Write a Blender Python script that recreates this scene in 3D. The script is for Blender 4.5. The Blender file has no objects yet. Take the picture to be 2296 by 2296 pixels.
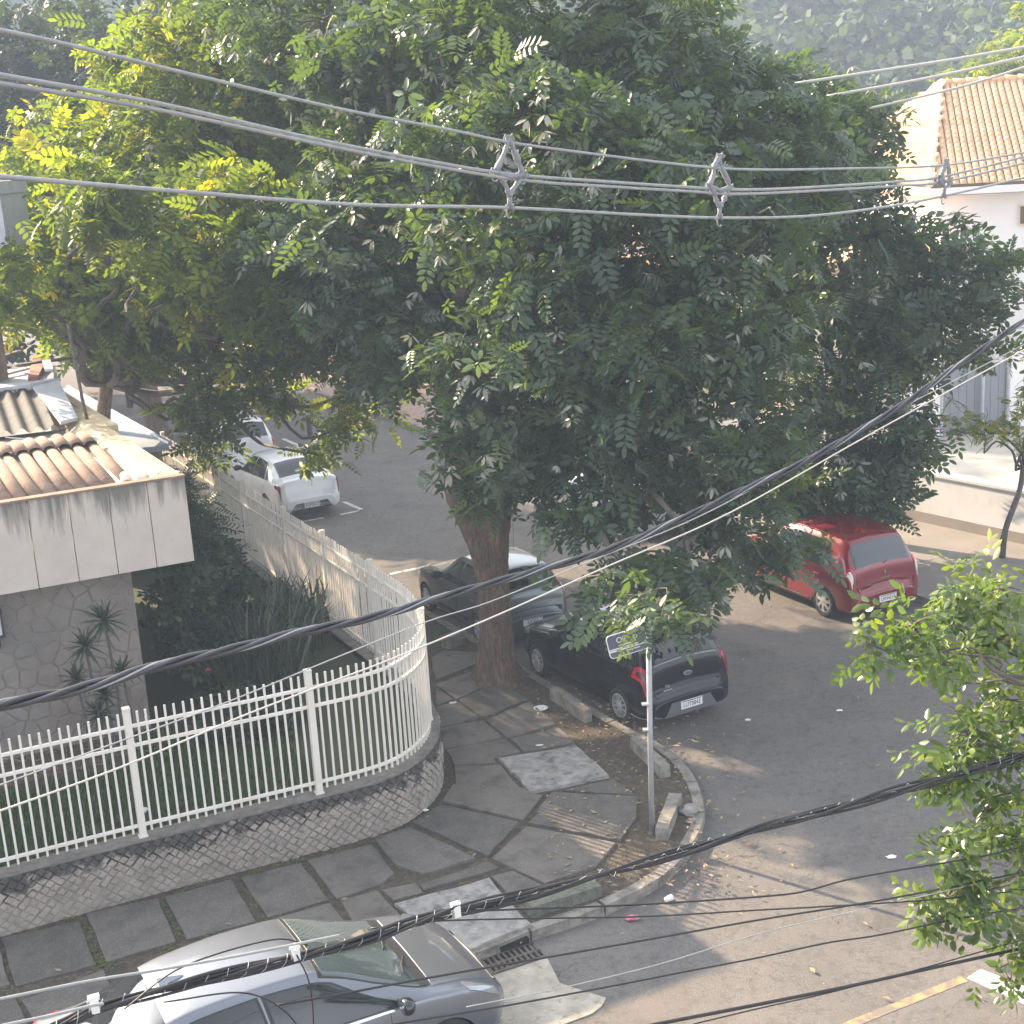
import bpy, bmesh, math, random
import numpy as np
from mathutils import Vector, Matrix
random.seed(7); rng = np.random.default_rng(11)
S = bpy.context.scene
COL = S.collection
rad = math.radians

# ---------------------------------------------------------------- camera
cam_d = bpy.data.cameras.new('camera'); cam = bpy.data.objects.new('camera', cam_d); COL.objects.link(cam)
cam_d.sensor_width = 36.0; cam_d.sensor_fit = 'HORIZONTAL'
cam_d.lens = 3151.8/2296*36.0
cam_d.clip_start = 0.1; cam_d.clip_end = 3000
PITCH, ROLL, CAMH = 0.256121, -0.059775, 8.8506
_f = Vector((0, math.cos(PITCH), -math.sin(PITCH))); _r = Vector((1, 0, 0)); _u = Vector((0, math.sin(PITCH), math.cos(PITCH)))
_r2 = math.cos(ROLL)*_r + math.sin(ROLL)*_u; _u2 = -math.sin(ROLL)*_r + math.cos(ROLL)*_u
m = Matrix.Identity(4)
for i in range(3):
    m[i][0] = _r2[i]; m[i][1] = _u2[i]; m[i][2] = -_f[i]
m[2][3] = CAMH
cam.matrix_world = m
S.camera = cam

# ---------------------------------------------------------------- light
SUN_AZ, SUN_EL = 140.0, 28.0          # where the sun stands (degrees from +X, anticlockwise), elevation
w = bpy.data.worlds.new('World'); S.world = w; w.use_nodes = True
nt = w.node_tree; bg = nt.nodes['Background']
sky = nt.nodes.new('ShaderNodeTexSky'); sky.sky_type = 'NISHITA'; sky.sun_disc = False
sky.sun_elevation = rad(SUN_EL); sky.sun_rotation = rad(90-SUN_AZ) % (2*math.pi)
sky.air_density = 1.0; sky.dust_density = 2.5; sky.ozone_density = 1.0
hs = nt.nodes.new('ShaderNodeHueSaturation'); hs.inputs['Saturation'].default_value = .25; nt.links.new(sky.outputs[0], hs.inputs['Color'])
nt.links.new(hs.outputs[0], bg.inputs[0]); bg.inputs[1].default_value = 0.15
sl = bpy.data.lights.new('sun', 'SUN'); sl.energy = 5.0; sl.angle = rad(0.6); sl.color = (1.0, 0.77, 0.51)
sun = bpy.data.objects.new('sun', sl); COL.objects.link(sun)
sd = Vector((math.cos(rad(SUN_AZ))*math.cos(rad(SUN_EL)), math.sin(rad(SUN_AZ))*math.cos(rad(SUN_EL)), math.sin(rad(SUN_EL))))
sun.rotation_euler = sd.to_track_quat('Z', 'Y').to_euler(); sun.location = sd*80
vs = S.view_settings; S.display_settings.display_device = 'sRGB'
vs.view_transform = 'Standard'; vs.look = 'None'; vs.gamma = 1.0; vs.exposure = 2.08; vs.use_curve_mapping = False
HAZE = .002
S.cycles.max_bounces = 8; S.cycles.transparent_max_bounces = 12

# ---------------------------------------------------------------- materials
MATS = {}
def lin(c):
    return tuple(((v/255)/12.92 if v/255 <= .04045 else ((v/255+.055)/1.055)**2.4) for v in c)
def M(name, col, rough=.7, metal=0., col2=None, scale=6., detail=6., bump=0., bscale=60., coat=0., spec=.5, speck=None, speck_scale=120., speck_amt=.5, stretch=None):
    """principled material: two tones mixed by world-space noise, optional speckle and bump"""
    if name in MATS: return MATS[name]
    mt = bpy.data.materials.new(name); mt.use_nodes = True; MATS[name] = mt
    t = mt.node_tree; N = t.nodes; b = N['Principled BSDF']
    b.inputs['Roughness'].default_value = rough; b.inputs['Metallic'].default_value = metal
    b.inputs['Coat Weight'].default_value = coat; b.inputs['Coat Roughness'].default_value = .06
    b.inputs['Specular IOR Level'].default_value = spec
    b.inputs['Base Color'].default_value = (*col, 1)
    g = N.new('ShaderNodeNewGeometry'); pos = g.outputs['Position']
    if stretch:
        mp = N.new('ShaderNodeMapping'); mp.inputs['Scale'].default_value = stretch; t.links.new(pos, mp.inputs[0]); pos = mp.outputs[0]
    last = None
    if col2 is not None:
        n = N.new('ShaderNodeTexNoise'); n.inputs['Scale'].default_value = scale; n.inputs['Detail'].default_value = detail; n.inputs['Roughness'].default_value = .62
        t.links.new(pos, n.inputs['Vector'])
        r = N.new('ShaderNodeValToRGB'); r.color_ramp.elements[0].position = .36; r.color_ramp.elements[1].position = .66
        r.color_ramp.elements[0].color = (*col, 1); r.color_ramp.elements[1].color = (*col2, 1)
        t.links.new(n.outputs['Fac'], r.inputs[0]); last = r.outputs[0]
    if speck is not None:
        n = N.new('ShaderNodeTexNoise'); n.inputs['Scale'].default_value = speck_scale; n.inputs['Detail'].default_value = 3
        t.links.new(g.outputs['Position'], n.inputs['Vector'])
        r = N.new('ShaderNodeValToRGB'); r.color_ramp.elements[0].position = .55; r.color_ramp.elements[1].position = .72
        t.links.new(n.outputs['Fac'], r.inputs[0])
        mu = N.new('ShaderNodeMath'); mu.operation = 'MULTIPLY'; mu.inputs[1].default_value = speck_amt; t.links.new(r.outputs[0], mu.inputs[0])
        mx = N.new('ShaderNodeMixRGB'); mx.inputs[2].default_value = (*speck, 1); t.links.new(mu.outputs[0], mx.inputs[0])
        if last is not None: t.links.new(last, mx.inputs[1])
        else: mx.inputs[1].default_value = (*col, 1)
        last = mx.outputs[0]
    if last is not None: t.links.new(last, b.inputs['Base Color'])
    if bump:
        n = N.new('ShaderNodeTexNoise'); n.inputs['Scale'].default_value = bscale; n.inputs['Detail'].default_value = 5
        t.links.new(pos, n.inputs['Vector'])
        bp = N.new('ShaderNodeBump'); bp.inputs['Strength'].default_value = bump; bp.inputs['Distance'].default_value = .02
        t.links.new(n.outputs['Fac'], bp.inputs['Height']); t.links.new(bp.outputs[0], b.inputs['Normal'])
    return mt
def overlay(mt, col, scale, lo, hi, amt=1., stretch=None, zfade=None):
    """stains / dirt / wear with a shape of their own, mixed over a material's colour; zfade=(z0,z1): amount 0 at z0 to 1 at z1"""
    t = mt.node_tree; N = t.nodes; b = N['Principled BSDF']
    g = N.new('ShaderNodeNewGeometry'); pos = g.outputs['Position']
    mp = N.new('ShaderNodeMapping'); mp.inputs['Scale'].default_value = stretch or (1, 1, 1); mp.inputs['Location'].default_value = (scale*1.7, 3.1, .7)
    t.links.new(pos, mp.inputs[0])
    n = N.new('ShaderNodeTexNoise'); n.inputs['Scale'].default_value = scale; n.inputs['Detail'].default_value = 7; n.inputs['Roughness'].default_value = .65
    t.links.new(mp.outputs[0], n.inputs['Vector'])
    fac = n.outputs['Fac']
    if zfade:
        sx = N.new('ShaderNodeSeparateXYZ'); t.links.new(pos, sx.inputs[0])
        mr = N.new('ShaderNodeMapRange'); mr.inputs[1].default_value = zfade[0]; mr.inputs[2].default_value = zfade[1]; mr.inputs[3].default_value = -.3; mr.inputs[4].default_value = .17
        t.links.new(sx.outputs[2], mr.inputs[0])
        ad = N.new('ShaderNodeMath'); ad.operation = 'ADD'; t.links.new(fac, ad.inputs[0]); t.links.new(mr.outputs[0], ad.inputs[1]); fac = ad.outputs[0]
    r = N.new('ShaderNodeValToRGB'); r.color_ramp.elements[0].position = lo; r.color_ramp.elements[1].position = hi
    t.links.new(fac, r.inputs[0])
    mu = N.new('ShaderNodeMath'); mu.operation = 'MULTIPLY'; mu.inputs[1].default_value = amt; t.links.new(r.outputs[0], mu.inputs[0])
    mx = N.new('ShaderNodeMixRGB'); mx.inputs[2].default_value = (*col, 1); t.links.new(mu.outputs[0], mx.inputs[0])
    old = b.inputs['Base Color']
    if old.is_linked: t.links.new(old.links[0].from_socket, mx.inputs[1])
    else: mx.inputs[1].default_value = old.default_value
    t.links.new(mx.outputs[0], b.inputs['Base Color'])
    return mt
def cracks(mt, col, scale, width=.012, amt=.8):
    t = mt.node_tree; N = t.nodes; b = N['Principled BSDF']
    g = N.new('ShaderNodeNewGeometry')
    nz = N.new('ShaderNodeTexNoise'); nz.inputs['Scale'].default_value = 2.2; nz.inputs['Detail'].default_value = 6; t.links.new(g.outputs['Position'], nz.inputs['Vector'])
    ad = N.new('ShaderNodeMixRGB'); ad.blend_type = 'ADD'; ad.inputs[0].default_value = .55; t.links.new(g.outputs['Position'], ad.inputs[1]); t.links.new(nz.outputs['Color'], ad.inputs[2])
    v = N.new('ShaderNodeTexVoronoi'); v.feature = 'DISTANCE_TO_EDGE'; v.inputs['Scale'].default_value = scale; t.links.new(ad.outputs[0], v.inputs['Vector'])
    r = N.new('ShaderNodeValToRGB'); r.color_ramp.elements[0].position = 0; r.color_ramp.elements[0].color = (1, 1, 1, 1); r.color_ramp.elements[1].position = width; r.color_ramp.elements[1].color = (0, 0, 0, 1)
    t.links.new(v.outputs['Distance'], r.inputs[0])
    n2 = N.new('ShaderNodeTexNoise'); n2.inputs['Scale'].default_value = .35; t.links.new(g.outputs['Position'], n2.inputs['Vector'])
    r2 = N.new('ShaderNodeValToRGB'); r2.color_ramp.elements[0].position = .5; r2.color_ramp.elements[1].position = .62; t.links.new(n2.outputs['Fac'], r2.inputs[0])
    mu = N.new('ShaderNodeMath'); mu.operation = 'MULTIPLY'; t.links.new(r.outputs[0], mu.inputs[0]); t.links.new(r2.outputs[0], mu.inputs[1])
    m2 = N.new('ShaderNodeMath'); m2.operation = 'MULTIPLY'; m2.inputs[1].default_value = amt; t.links.new(mu.outputs[0], m2.inputs[0])
    mx = N.new('ShaderNodeMixRGB'); mx.inputs[2].default_value = (*col, 1); t.links.new(m2.outputs[0], mx.inputs[0])
    old = b.inputs['Base Color']; t.links.new(old.links[0].from_socket, mx.inputs[1]); t.links.new(mx.outputs[0], old)
    return mt
def leafmat(name, stops, rough=.5, trans=.35, tcol=(.35, .55, .06), spec=.4):
    """leaf: colour by the per-leaf 'tint' attribute, thin and translucent"""
    mt = bpy.data.materials.new(name); mt.use_nodes = True; MATS[name] = mt
    t = mt.node_tree; N = t.nodes; b = N['Principled BSDF']; out = N['Material Output']
    a = N.new('ShaderNodeAttribute'); a.attribute_name = 'tint'
    r = N.new('ShaderNodeValToRGB'); cr = r.color_ramp
    while len(cr.elements) < len(stops): cr.elements.new(.5)
    for e, (p, c) in zip(cr.elements, stops): e.position = p; e.color = (*c, 1)
    t.links.new(a.outputs['Fac'], r.inputs[0]); t.links.new(r.outputs[0], b.inputs['Base Color'])
    b.inputs['Roughness'].default_value = rough; b.inputs['Specular IOR Level'].default_value = spec
    tr = N.new('ShaderNodeBsdfTranslucent')
    mx = N.new('ShaderNodeMixRGB'); mx.blend_type = 'MULTIPLY'; mx.inputs[0].default_value = 1; mx.inputs[2].default_value = (*[min(1, 3.2*c) for c in tcol], 1)
    bri = N.new('ShaderNodeMixRGB'); bri.blend_type = 'ADD'; bri.inputs[0].default_value = 1; bri.inputs[2].default_value = (*[c*.18 for c in tcol], 1)
    t.links.new(r.outputs[0], mx.inputs[1]); t.links.new(mx.outputs[0], bri.inputs[1]); t.links.new(bri.outputs[0], tr.inputs[0])
    ms = N.new('ShaderNodeMixShader'); ms.inputs[0].default_value = trans
    t.links.new(b.outputs[0], ms.inputs[1]); t.links.new(tr.outputs[0], ms.inputs[2]); t.links.new(ms.outputs[0], out.inputs[0])
    return mt

M('asphalt', (.128, .121, .118), .9, col2=(.165, .154, .146), scale=1.1, bump=.6, bscale=95, speck=(.3, .27, .24), speck_scale=42, speck_amt=.55, spec=.3)
overlay(MATS['asphalt'], (.075, .07, .067), 9, .5, .66, .5)
overlay(MATS['asphalt'], (.05, .048, .047), 27, .57, .66, .6)
overlay(MATS['asphalt'], (.062, .06, .06), .9, .56, .72, .55)
overlay(MATS['asphalt'], (.2, .17, .145), .45, .5, .7, .5)
cracks(MATS['asphalt'], (.03, .03, .03), .9, .009)
overlay(MATS['asphalt'], (.05, .048, .048), 2.7, .66, .74, .6); overlay(MATS['asphalt'], (.16, .148, .138), .8, .55, .62, .45, stretch=(1.9, .35, 1))
M('soil', (.075, .055, .042), .95, col2=(.12, .09, .066), scale=9, bump=.8, bscale=50, speck=(.3, .26, .2), speck_scale=60, speck_amt=.5)
M('joint_soil', (.05, .043, .036), .95, col2=(.1, .075, .055), scale=11, bump=.9, bscale=60, speck=(.17, .16, .07), speck_scale=13, speck_amt=.6)
M('slab', (.102, .092, .083), .85, col2=(.14, .127, .114), scale=2.3, bump=.35, bscale=150, speck=(.32, .3, .27), speck_scale=75, speck_amt=.65)
overlay(MATS['slab'], (.06, .057, .056), 2.1, .5, .68, .7); overlay(MATS['slab'], (.24, .23, .2), 38, .66, .72, .5)
overlay(MATS['slab'], (.19, .175, .15), 2.6, .63, .75, .45)
M('rough_concrete', (.2, .195, .19), .9, col2=(.36, .34, .32), scale=7, bump=.6, bscale=60)
overlay(MATS['rough_concrete'], (.09, .09, .09), 5, .52, .66, .8)
M('apron_concrete', (.3, .27, .22), .9, col2=(.44, .41, .35), scale=3.5, bump=.5, bscale=70)
overlay(MATS['apron_concrete'], (.16, .13, .1), 9, .57, .68, .7)
M('kerb', (.17, .155, .14), .9, col2=(.3, .275, .24), scale=6, bump=.7, bscale=45)
overlay(MATS['kerb'], (.08, .08, .06), 4, .52, .66, .7)
M('mossy_kerb', (.09, .1, .075), .95, col2=(.17, .17, .14), scale=9, bump=.9, bscale=40)
M('wall_stone', (.28, .245, .215), .85, col2=(.41, .36, .32), scale=5, bump=.5, bscale=60)
overlay(MATS['wall_stone'], (.035, .033, .033), 3.4, .5, .6, .85, zfade=(.35, .85))
M('mortar', (.24, .21, .185), .95, col2=(.32, .285, .255), scale=4, bump=.6, bscale=70)
overlay(MATS['mortar'], (.03, .029, .028), 2.6, .42, .56, .95, zfade=(.38, .8))
M('wall_cap', (.21, .19, .17), .9, col2=(.12, .115, .105), scale=6, bump=.5)
M('fence_paint', (.74, .7, .65), .45, col2=(.68, .63, .56), scale=2.4)
overlay(MATS['fence_paint'], (.45, .4, .3), 14, .66, .78, .4)
M('fascia', (.46, .405, .36), .75, col2=(.53, .47, .42), scale=1.5, bump=.15, bscale=30)
overlay(MATS['fascia'], (.1, .1, .085), 3.2, .47, .66, .85, stretch=(1.6, 1.6, .16), zfade=(3.7, 4.62))
overlay(MATS['fascia'], (.2, .18, .14), 7, .6, .78, .6, stretch=(2, 2, .12), zfade=(3.5, 4.7))
M('parapet', (.4, .32, .2), .9, col2=(.54, .44, .3), scale=2.2, bump=.4, bscale=40)
overlay(MATS['parapet'], (.22, .17, .1), 4, .56, .7, .6)
M('whitewash', (.72, .68, .6), .9, col2=(.8, .77, .7), scale=5, bump=.4)
overlay(MATS['whitewash'], (.3, .27, .2), 9, .58, .66, .7)
M('clay_tile', (.2, .125, .088), .9, col2=(.29, .2, .145), scale=3.2, bump=.6, bscale=45)
overlay(MATS['clay_tile'], (.42, .34, .26), 9, .62, .7, .6); overlay(MATS['clay_tile'], (.09, .07, .055), 6, .57, .72, .7)
M('dark_sheet', (.045, .045, .048), .85, col2=(.08, .078, .078), scale=3, bump=.4)
M('flashing', (.5, .52, .57), .6, col2=(.4, .41, .46), scale=3, bump=.3, bscale=18)
M('dark_gutter', (.09, .085, .08), .8, col2=(.17, .16, .15), scale=2)
M('facing_stone', (.21, .175, .16), .8, col2=(.27, .24, .215), scale=1.2, bump=.4, bscale=35)
overlay(MATS['facing_stone'], (.16, .165, .16), 1.1, .46, .62, .7); overlay(MATS['facing_stone'], (.3, .245, .19), 1.9, .56, .7, .5)
M('facing_mortar', (.2, .18, .165), .95, col2=(.27, .25, .22), scale=5, bump=.5)
M('garden_turf', (.045, .07, .026), .95, col2=(.06, .055, .035), scale=6, bump=.8)
M('bark', (.09, .063, .05), .95, col2=(.2, .135, .1), scale=7, bump=1., bscale=26, stretch=(3, 3, .8))
overlay(MATS['bark'], (.34, .19, .115), 3, .56, .68, .7, stretch=(2, 2, .8)); overlay(MATS['bark'], (.04, .034, .032), 4, .55, .7, .8, stretch=(2.4, 2.4, .5))
M('twig', (.09, .075, .06), .9, col2=(.14, .12, .1), scale=9)
M('cable_black', (.018, .017, .02), .45, spec=.5)
M('cable_grey', (.27, .28, .3), .6, col2=(.35, .35, .35), scale=12)
M('cable_pale', (.5, .48, .45), .55)
M('triplex', (.032, .032, .04), .42, spec=.6)
M('clip_grey', (.7, .7, .68), .5)
M('spacer_grey', (.23, .235, .255), .6)
M('galvanised', (.42, .43, .45), .5, metal=.3, col2=(.33, .33, .35), scale=9, bump=.1)
M('sign_blue', (.1, .1, .15), .4); M('sign_white', (.75, .76, .78), .5)
M('tyre', (.022, .022, .023), .85, bump=.2, bscale=90); M('hub_silver', (.6, .6, .6), .32, metal=.55); M('hub_dark', (.03, .03, .03), .7); M('hub_grey', (.2, .2, .21), .4, metal=.6)
M('glass_dark', (.012, .015, .019), .04, spec=.8); M('glass_smoke', (.03, .037, .045), .05, spec=.9)
M('screen_glass', (.06, .08, .082), .03, spec=.9, coat=.6); M('car_black_plastic', (.02, .02, .022), .5); M('car_gloss_black', (.01, .01, .012), .1, coat=.8)
M('chrome', (.75, .76, .78), .15, metal=1.); M('lamp_red', (.5, .012, .03), .15, coat=.6); M('lamp_dark_red', (.1, .012, .03), .12, coat=.6); M('lamp_white', (.75, .72, .7), .2, coat=.6); M('lamp_clear', (.35, .37, .4), .1, metal=.5, coat=.8)
M('plate_white', (.72, .72, .72), .5); M('plate_ink', (.06, .06, .07), .6)
M('paint_black', (.006, .007, .01), .2, coat=.35, spec=.35); M('paint_red', (.2, .016, .024), .25, metal=.25, coat=1.); M('paint_white', (.72, .74, .78), .22, coat=1.)
M('paint_green', (.085, .105, .11), .28, metal=.45, coat=.9); M('paint_silver', (.185, .2, .23), .3, metal=.6, coat=.8); M('paint_pale_blue', (.45, .52, .62), .28, metal=.4, coat=.9)
M('white_paint', (.6, .6, .58), .8, col2=(.42, .42, .41), scale=7); overlay(MATS['white_paint'], (.16, .155, .15), 9, .5, .62, .75)
M('yellow_paint', (.42, .26, .1), .8, col2=(.34, .24, .14), scale=7); overlay(MATS['yellow_paint'], (.15, .135, .12), 6, .42, .56, .9)
M('house_white', (.82, .8, .8), .8, col2=(.76, .74, .74), scale=.7); M('house_cream', (.75, .66, .5), .8, col2=(.66, .58, .45), scale=.8); M('wall_pale', (.55, .56, .58), .85, col2=(.47, .48, .5), scale=.6)
overlay(MATS['wall_pale'], (.3, .3, .3), 1.2, .56, .75, .5)
M('far_tile', (.62, .36, .2), .85, col2=(.74, .5, .3), scale=1.1); M('far_tile_dark', (.16, .1, .07), .9)
M('brown_window', (.11, .06, .04), .5); M('gate_grey', (.22, .23, .26), .6); M('post_grey', (.38, .38, .39), .7)
M('red_paving', (.3, .2, .16), .9, col2=(.38, .27, .21), scale=1.5, bump=.3); M('pale_paving', (.42, .38, .32), .9, col2=(.5, .46, .4), scale=1.5, bump=.3)
M('sidewalk_far', (.2, .185, .17), .9, col2=(.25, .22, .2), scale=1.2, bump=.4); M('earth', (.1, .09, .06), .95, col2=(.07, .08, .04), scale=.2)
M('iron', (.06, .052, .045), .7, col2=(.12, .1, .085), scale=12, bump=.4); M('void', (.008, .008, .008), 1.)
M('orange', (.75, .28, .03), .6); M('paper', (.75, .74, .72), .7); M('pink', (.55, .12, .2), .6); M('lamp_frame', (.03, .03, .03), .5); M('lamp_glass', (.6, .62, .65), .2)
M('yellow_plastic', (.75, .38, .03), .5); M('blue_grey_metal', (.3, .34, .42), .5, metal=.3, col2=(.38, .42, .5), scale=1.5); M('rust_red', (.28, .11, .085), .8)
M('wood_dark', (.08, .07, .065), .9, col2=(.13, .12, .11), scale=6); M('hill_ground', (.05, .065, .05), 1., col2=(.075, .085, .06), scale=.03)
M('flower_pink', (.6, .1, .12), .6); M('spiky', (.03, .048, .03), .5, col2=(.05, .075, .045), scale=8); M('dry_leaf', (.22, .16, .09), .8, col2=(.33, .27, .18), scale=9)
leafmat('leaf_feather', [(0, (.03, .055, .038)), (.45, (.058, .1, .06)), (.8, (.1, .15, .075)), (.93, (.14, .19, .05)), (1, (.3, .26, .02))], .42, .36, spec=.55)
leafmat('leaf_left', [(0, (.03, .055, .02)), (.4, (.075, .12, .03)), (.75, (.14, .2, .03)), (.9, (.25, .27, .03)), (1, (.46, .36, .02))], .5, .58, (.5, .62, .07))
leafmat('leaf_pale', [(0, (.16, .17, .14)), (.6, (.26, .26, .22)), (1, (.36, .35, .29))], .6, .2, (.3, .33, .2))
leafmat('leaf_ovate', [(0, (.04, .075, .022)), (.5, (.08, .135, .035)), (.85, (.14, .2, .045)), (1, (.23, .28, .05))], .32, .4, spec=.6)
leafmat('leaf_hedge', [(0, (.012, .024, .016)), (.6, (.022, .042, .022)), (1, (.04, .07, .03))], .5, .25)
leafmat('leaf_hill', [(0, (.016, .035, .022)), (.5, (.045, .075, .04)), (1, (.11, .14, .08))], .8, .2)
leafmat('grass_blade', [(0, (.035, .08, .022)), (.7, (.065, .13, .035)), (1, (.12, .15, .045))], .6, .25)

# ---------------------------------------------------------------- mesh helpers
def fast_mesh(name, V, F, smooth=False, tint=None):
    """V (n,3), F: list of faces or (m,k) array"""
    me = bpy.data.meshes.new(name)
    if isinstance(F, np.ndarray):
        V = np.asarray(V, np.float32); n, k = F.shape
        me.vertices.add(len(V)); me.vertices.foreach_set('co', V.ravel())
        me.loops.add(n*k); me.loops.foreach_set('vertex_index', F.astype(np.int32).ravel())
        me.polygons.add(n); me.polygons.foreach_set('loop_start', np.arange(0, n*k, k, dtype=np.int32)); me.polygons.foreach_set('loop_total', np.full(n, k, np.int32))
        me.update(calc_edges=True)
    else:
        me.from_pydata([tuple(v) for v in V], [], F); me.update()
    if smooth: me.polygons.foreach_set('use_smooth', np.ones(len(me.polygons), bool))
    if tint is not None:
        a = me.attributes.new('tint', 'FLOAT', 'POINT'); a.data.foreach_set('value', np.asarray(tint, np.float32))
    return me
class MB:
    def __init__(s): s.v = []; s.f = []
    def add(s, V, F):
        o = len(s.v); s.v += [tuple(map(float, v)) for v in V]; s.f += [tuple(i+o for i in f) for f in F]; return s
    def box(s, c, d, rz=0, R=None):
        hx, hy, hz = d[0]/2, d[1]/2, d[2]/2
        P = [(-hx,-hy,-hz),(hx,-hy,-hz),(hx,hy,-hz),(-hx,hy,-hz),(-hx,-hy,hz),(hx,-hy,hz),(hx,hy,hz),(-hx,hy,hz)]
        Rm = R if R is not None else Matrix.Rotation(rz, 3, 'Z')
        return s.add([Rm @ Vector(p)+Vector(c) for p in P], [(3,2,1,0),(4,5,6,7),(0,1,5,4),(1,2,6,5),(2,3,7,6),(3,0,4,7)])
    def prism(s, poly, z0, z1, inset=0.):
        n = len(poly); a = sum(poly[i][0]*poly[(i+1) % n][1]-poly[(i+1) % n][0]*poly[i][1] for i in range(n))
        if a < 0: poly = poly[::-1]
        cx = sum(p[0] for p in poly)/n; cy = sum(p[1] for p in poly)/n
        top = [(p[0]+(cx-p[0])*inset, p[1]+(cy-p[1])*inset) for p in poly]
        return s.add([(p[0], p[1], z0) for p in poly]+[(p[0], p[1], z1) for p in top], [tuple(range(n, 2*n)), tuple(range(n-1, -1, -1))]+[(i, (i+1) % n, n+(i+1) % n, n+i) for i in range(n)])
    def tube(s, pts, r, seg=8, cap=True):
        pts = [Vector(p) for p in pts]; n = len(pts); rs = r if hasattr(r, '__len__') else [r]*n
        V = []; up = Vector((0, 0, 1)); prev = None
        for i, p in enumerate(pts):
            d = (pts[min(i+1, n-1)]-pts[max(i-1, 0)]).normalized()
            if prev is None:
                a = d.cross(up)
                if a.length < .05: a = d.cross(Vector((1, 0, 0)))
            else: a = prev-d*prev.dot(d)
            a.normalize(); b = d.cross(a); prev = a
            for k in range(seg):
                t = 2*math.pi*k/seg; V.append(p+(a*math.cos(t)+b*math.sin(t))*rs[i])
        F = [(i*seg+k, i*seg+(k+1) % seg, (i+1)*seg+(k+1) % seg, (i+1)*seg+k) for i in range(n-1) for k in range(seg)]
        if cap: F += [tuple(range(seg-1, -1, -1)), tuple((n-1)*seg+k for k in range(seg))]
        return s.add(V, F)
    def lathe(s, prof, seg=24, axis='Z', closed=False):
        """prof: (radius, height) list"""
        V = []
        for (r, h) in prof:
            for k in range(seg):
                t = 2*math.pi*k/seg; x, y = r*math.cos(t), r*math.sin(t)
                V.append((x, y, h) if axis == 'Z' else (x, h, y))
        n = len(prof); rng_ = range(n if closed else n-1)
        F = [(i*seg+k, i*seg+(k+1) % seg, ((i+1) % n)*seg+(k+1) % seg, ((i+1) % n)*seg+k) for i in rng_ for k in range(seg)]
        if not closed: F += [tuple(range(seg-1, -1, -1)), tuple((n-1)*seg+k for k in range(seg))]
        return s.add(V, F)
    def mesh(s, name, smooth=False, angle=None):
        me = bpy.data.meshes.new(name); me.from_pydata(s.v, [], s.f); me.update()
        bm = bmesh.new(); bm.from_mesh(me); bmesh.ops.recalc_face_normals(bm, faces=bm.faces); bm.to_mesh(me); bm.free()
        if smooth or angle:
            me.polygons.foreach_set('use_smooth', np.ones(len(me.polygons), bool))
            if angle: me.set_sharp_from_angle(angle=rad(angle))
        return me
    def build(s, name, mat, parent=None, smooth=False, angle=None):
        return obj(name, s.mesh(name, smooth, angle), mat, parent)
def obj(name, me, mat, parent=None):
    o = bpy.data.objects.new(name, me)
    if mat is not None and not len(me.materials): me.materials.append(MATS[mat] if isinstance(mat, str) else mat)
    COL.objects.link(o)
    if parent is not None:
        o.parent = parent
        if parent.get('world_parts'): o.matrix_parent_inverse = Matrix.Translation(-Vector(parent['world_parts']))
    return o
def tag(o, label=None, cat=None, group=None, kind=None):
    if label: o['label'] = label
    if cat: o['category'] = cat
    if group: o['group'] = group
    if kind: o['kind'] = kind
    return o
def thing(name, label, cat, loc=(0, 0, 0), rz=None, group=None):
    """Empty at the base of a thing. rz None: parts are modelled in world space, else in the thing's own space"""
    o = bpy.data.objects.new(name, None); COL.objects.link(o); o.location = loc; o.empty_display_size = .2
    if rz is None: o['world_parts'] = tuple(loc)
    else: o.rotation_euler = (0, 0, rz)
    return tag(o, label, cat, group)
def smooth_path(pts, n):
    """Catmull-Rom through pts, n samples per span"""
    P = [np.array(p, float) for p in pts]; P = [2*P[0]-P[1]]+P+[2*P[-1]-P[-2]]; out = []
    for i in range(1, len(P)-2):
        for k in range(n):
            t = k/n; a, b, c, d = P[i-1:i+3]
            out.append(.5*((2*b)+(c-a)*t+(2*a-5*b+4*c-d)*t*t+(3*b-a-3*c+d)*t**3))
    out.append(P[-2]); return out
def text_mesh(s, size, depth=.002, sx=1.):
    cu = bpy.data.curves.new('lettering', 'FONT'); cu.body = s; cu.size = size; cu.align_x = 'CENTER'; cu.align_y = 'CENTER'; cu.extrude = depth
    o = bpy.data.objects.new('lettering', cu); COL.objects.link(o); bpy.context.view_layer.update()
    me = bpy.data.meshes.new_from_object(o.evaluated_get(bpy.context.evaluated_depsgraph_get()))
    COL.objects.unlink(o); bpy.data.objects.remove(o)
    me.materials.clear(); me.transform(Matrix.Scale(sx, 4, (1, 0, 0))); return me
def clip_poly(poly, n, c):
    out = []
    for i in range(len(poly)):
        a, b = poly[i], poly[(i+1) % len(poly)]; da = a[0]*n[0]+a[1]*n[1]-c; db = b[0]*n[0]+b[1]*n[1]-c
        if da <= 0: out.append(a)
        if da*db < 0: t = da/(da-db); out.append((a[0]+(b[0]-a[0])*t, a[1]+(b[1]-a[1])*t))
    return out
def voronoi(pts, bound):
    cells = []
    for i, p in enumerate(pts):
        poly = list(bound)
        for q in sorted((q for j, q in enumerate(pts) if j != i), key=lambda q: (q[0]-p[0])**2+(q[1]-p[1])**2)[:18]:
            n = (q[0]-p[0], q[1]-p[1]); c = (q[0]**2+q[1]**2-p[0]**2-p[1]**2)/2
            poly = clip_poly(poly, n, c)
            if len(poly) < 3: break
        cells.append(poly)
    return cells

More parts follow.
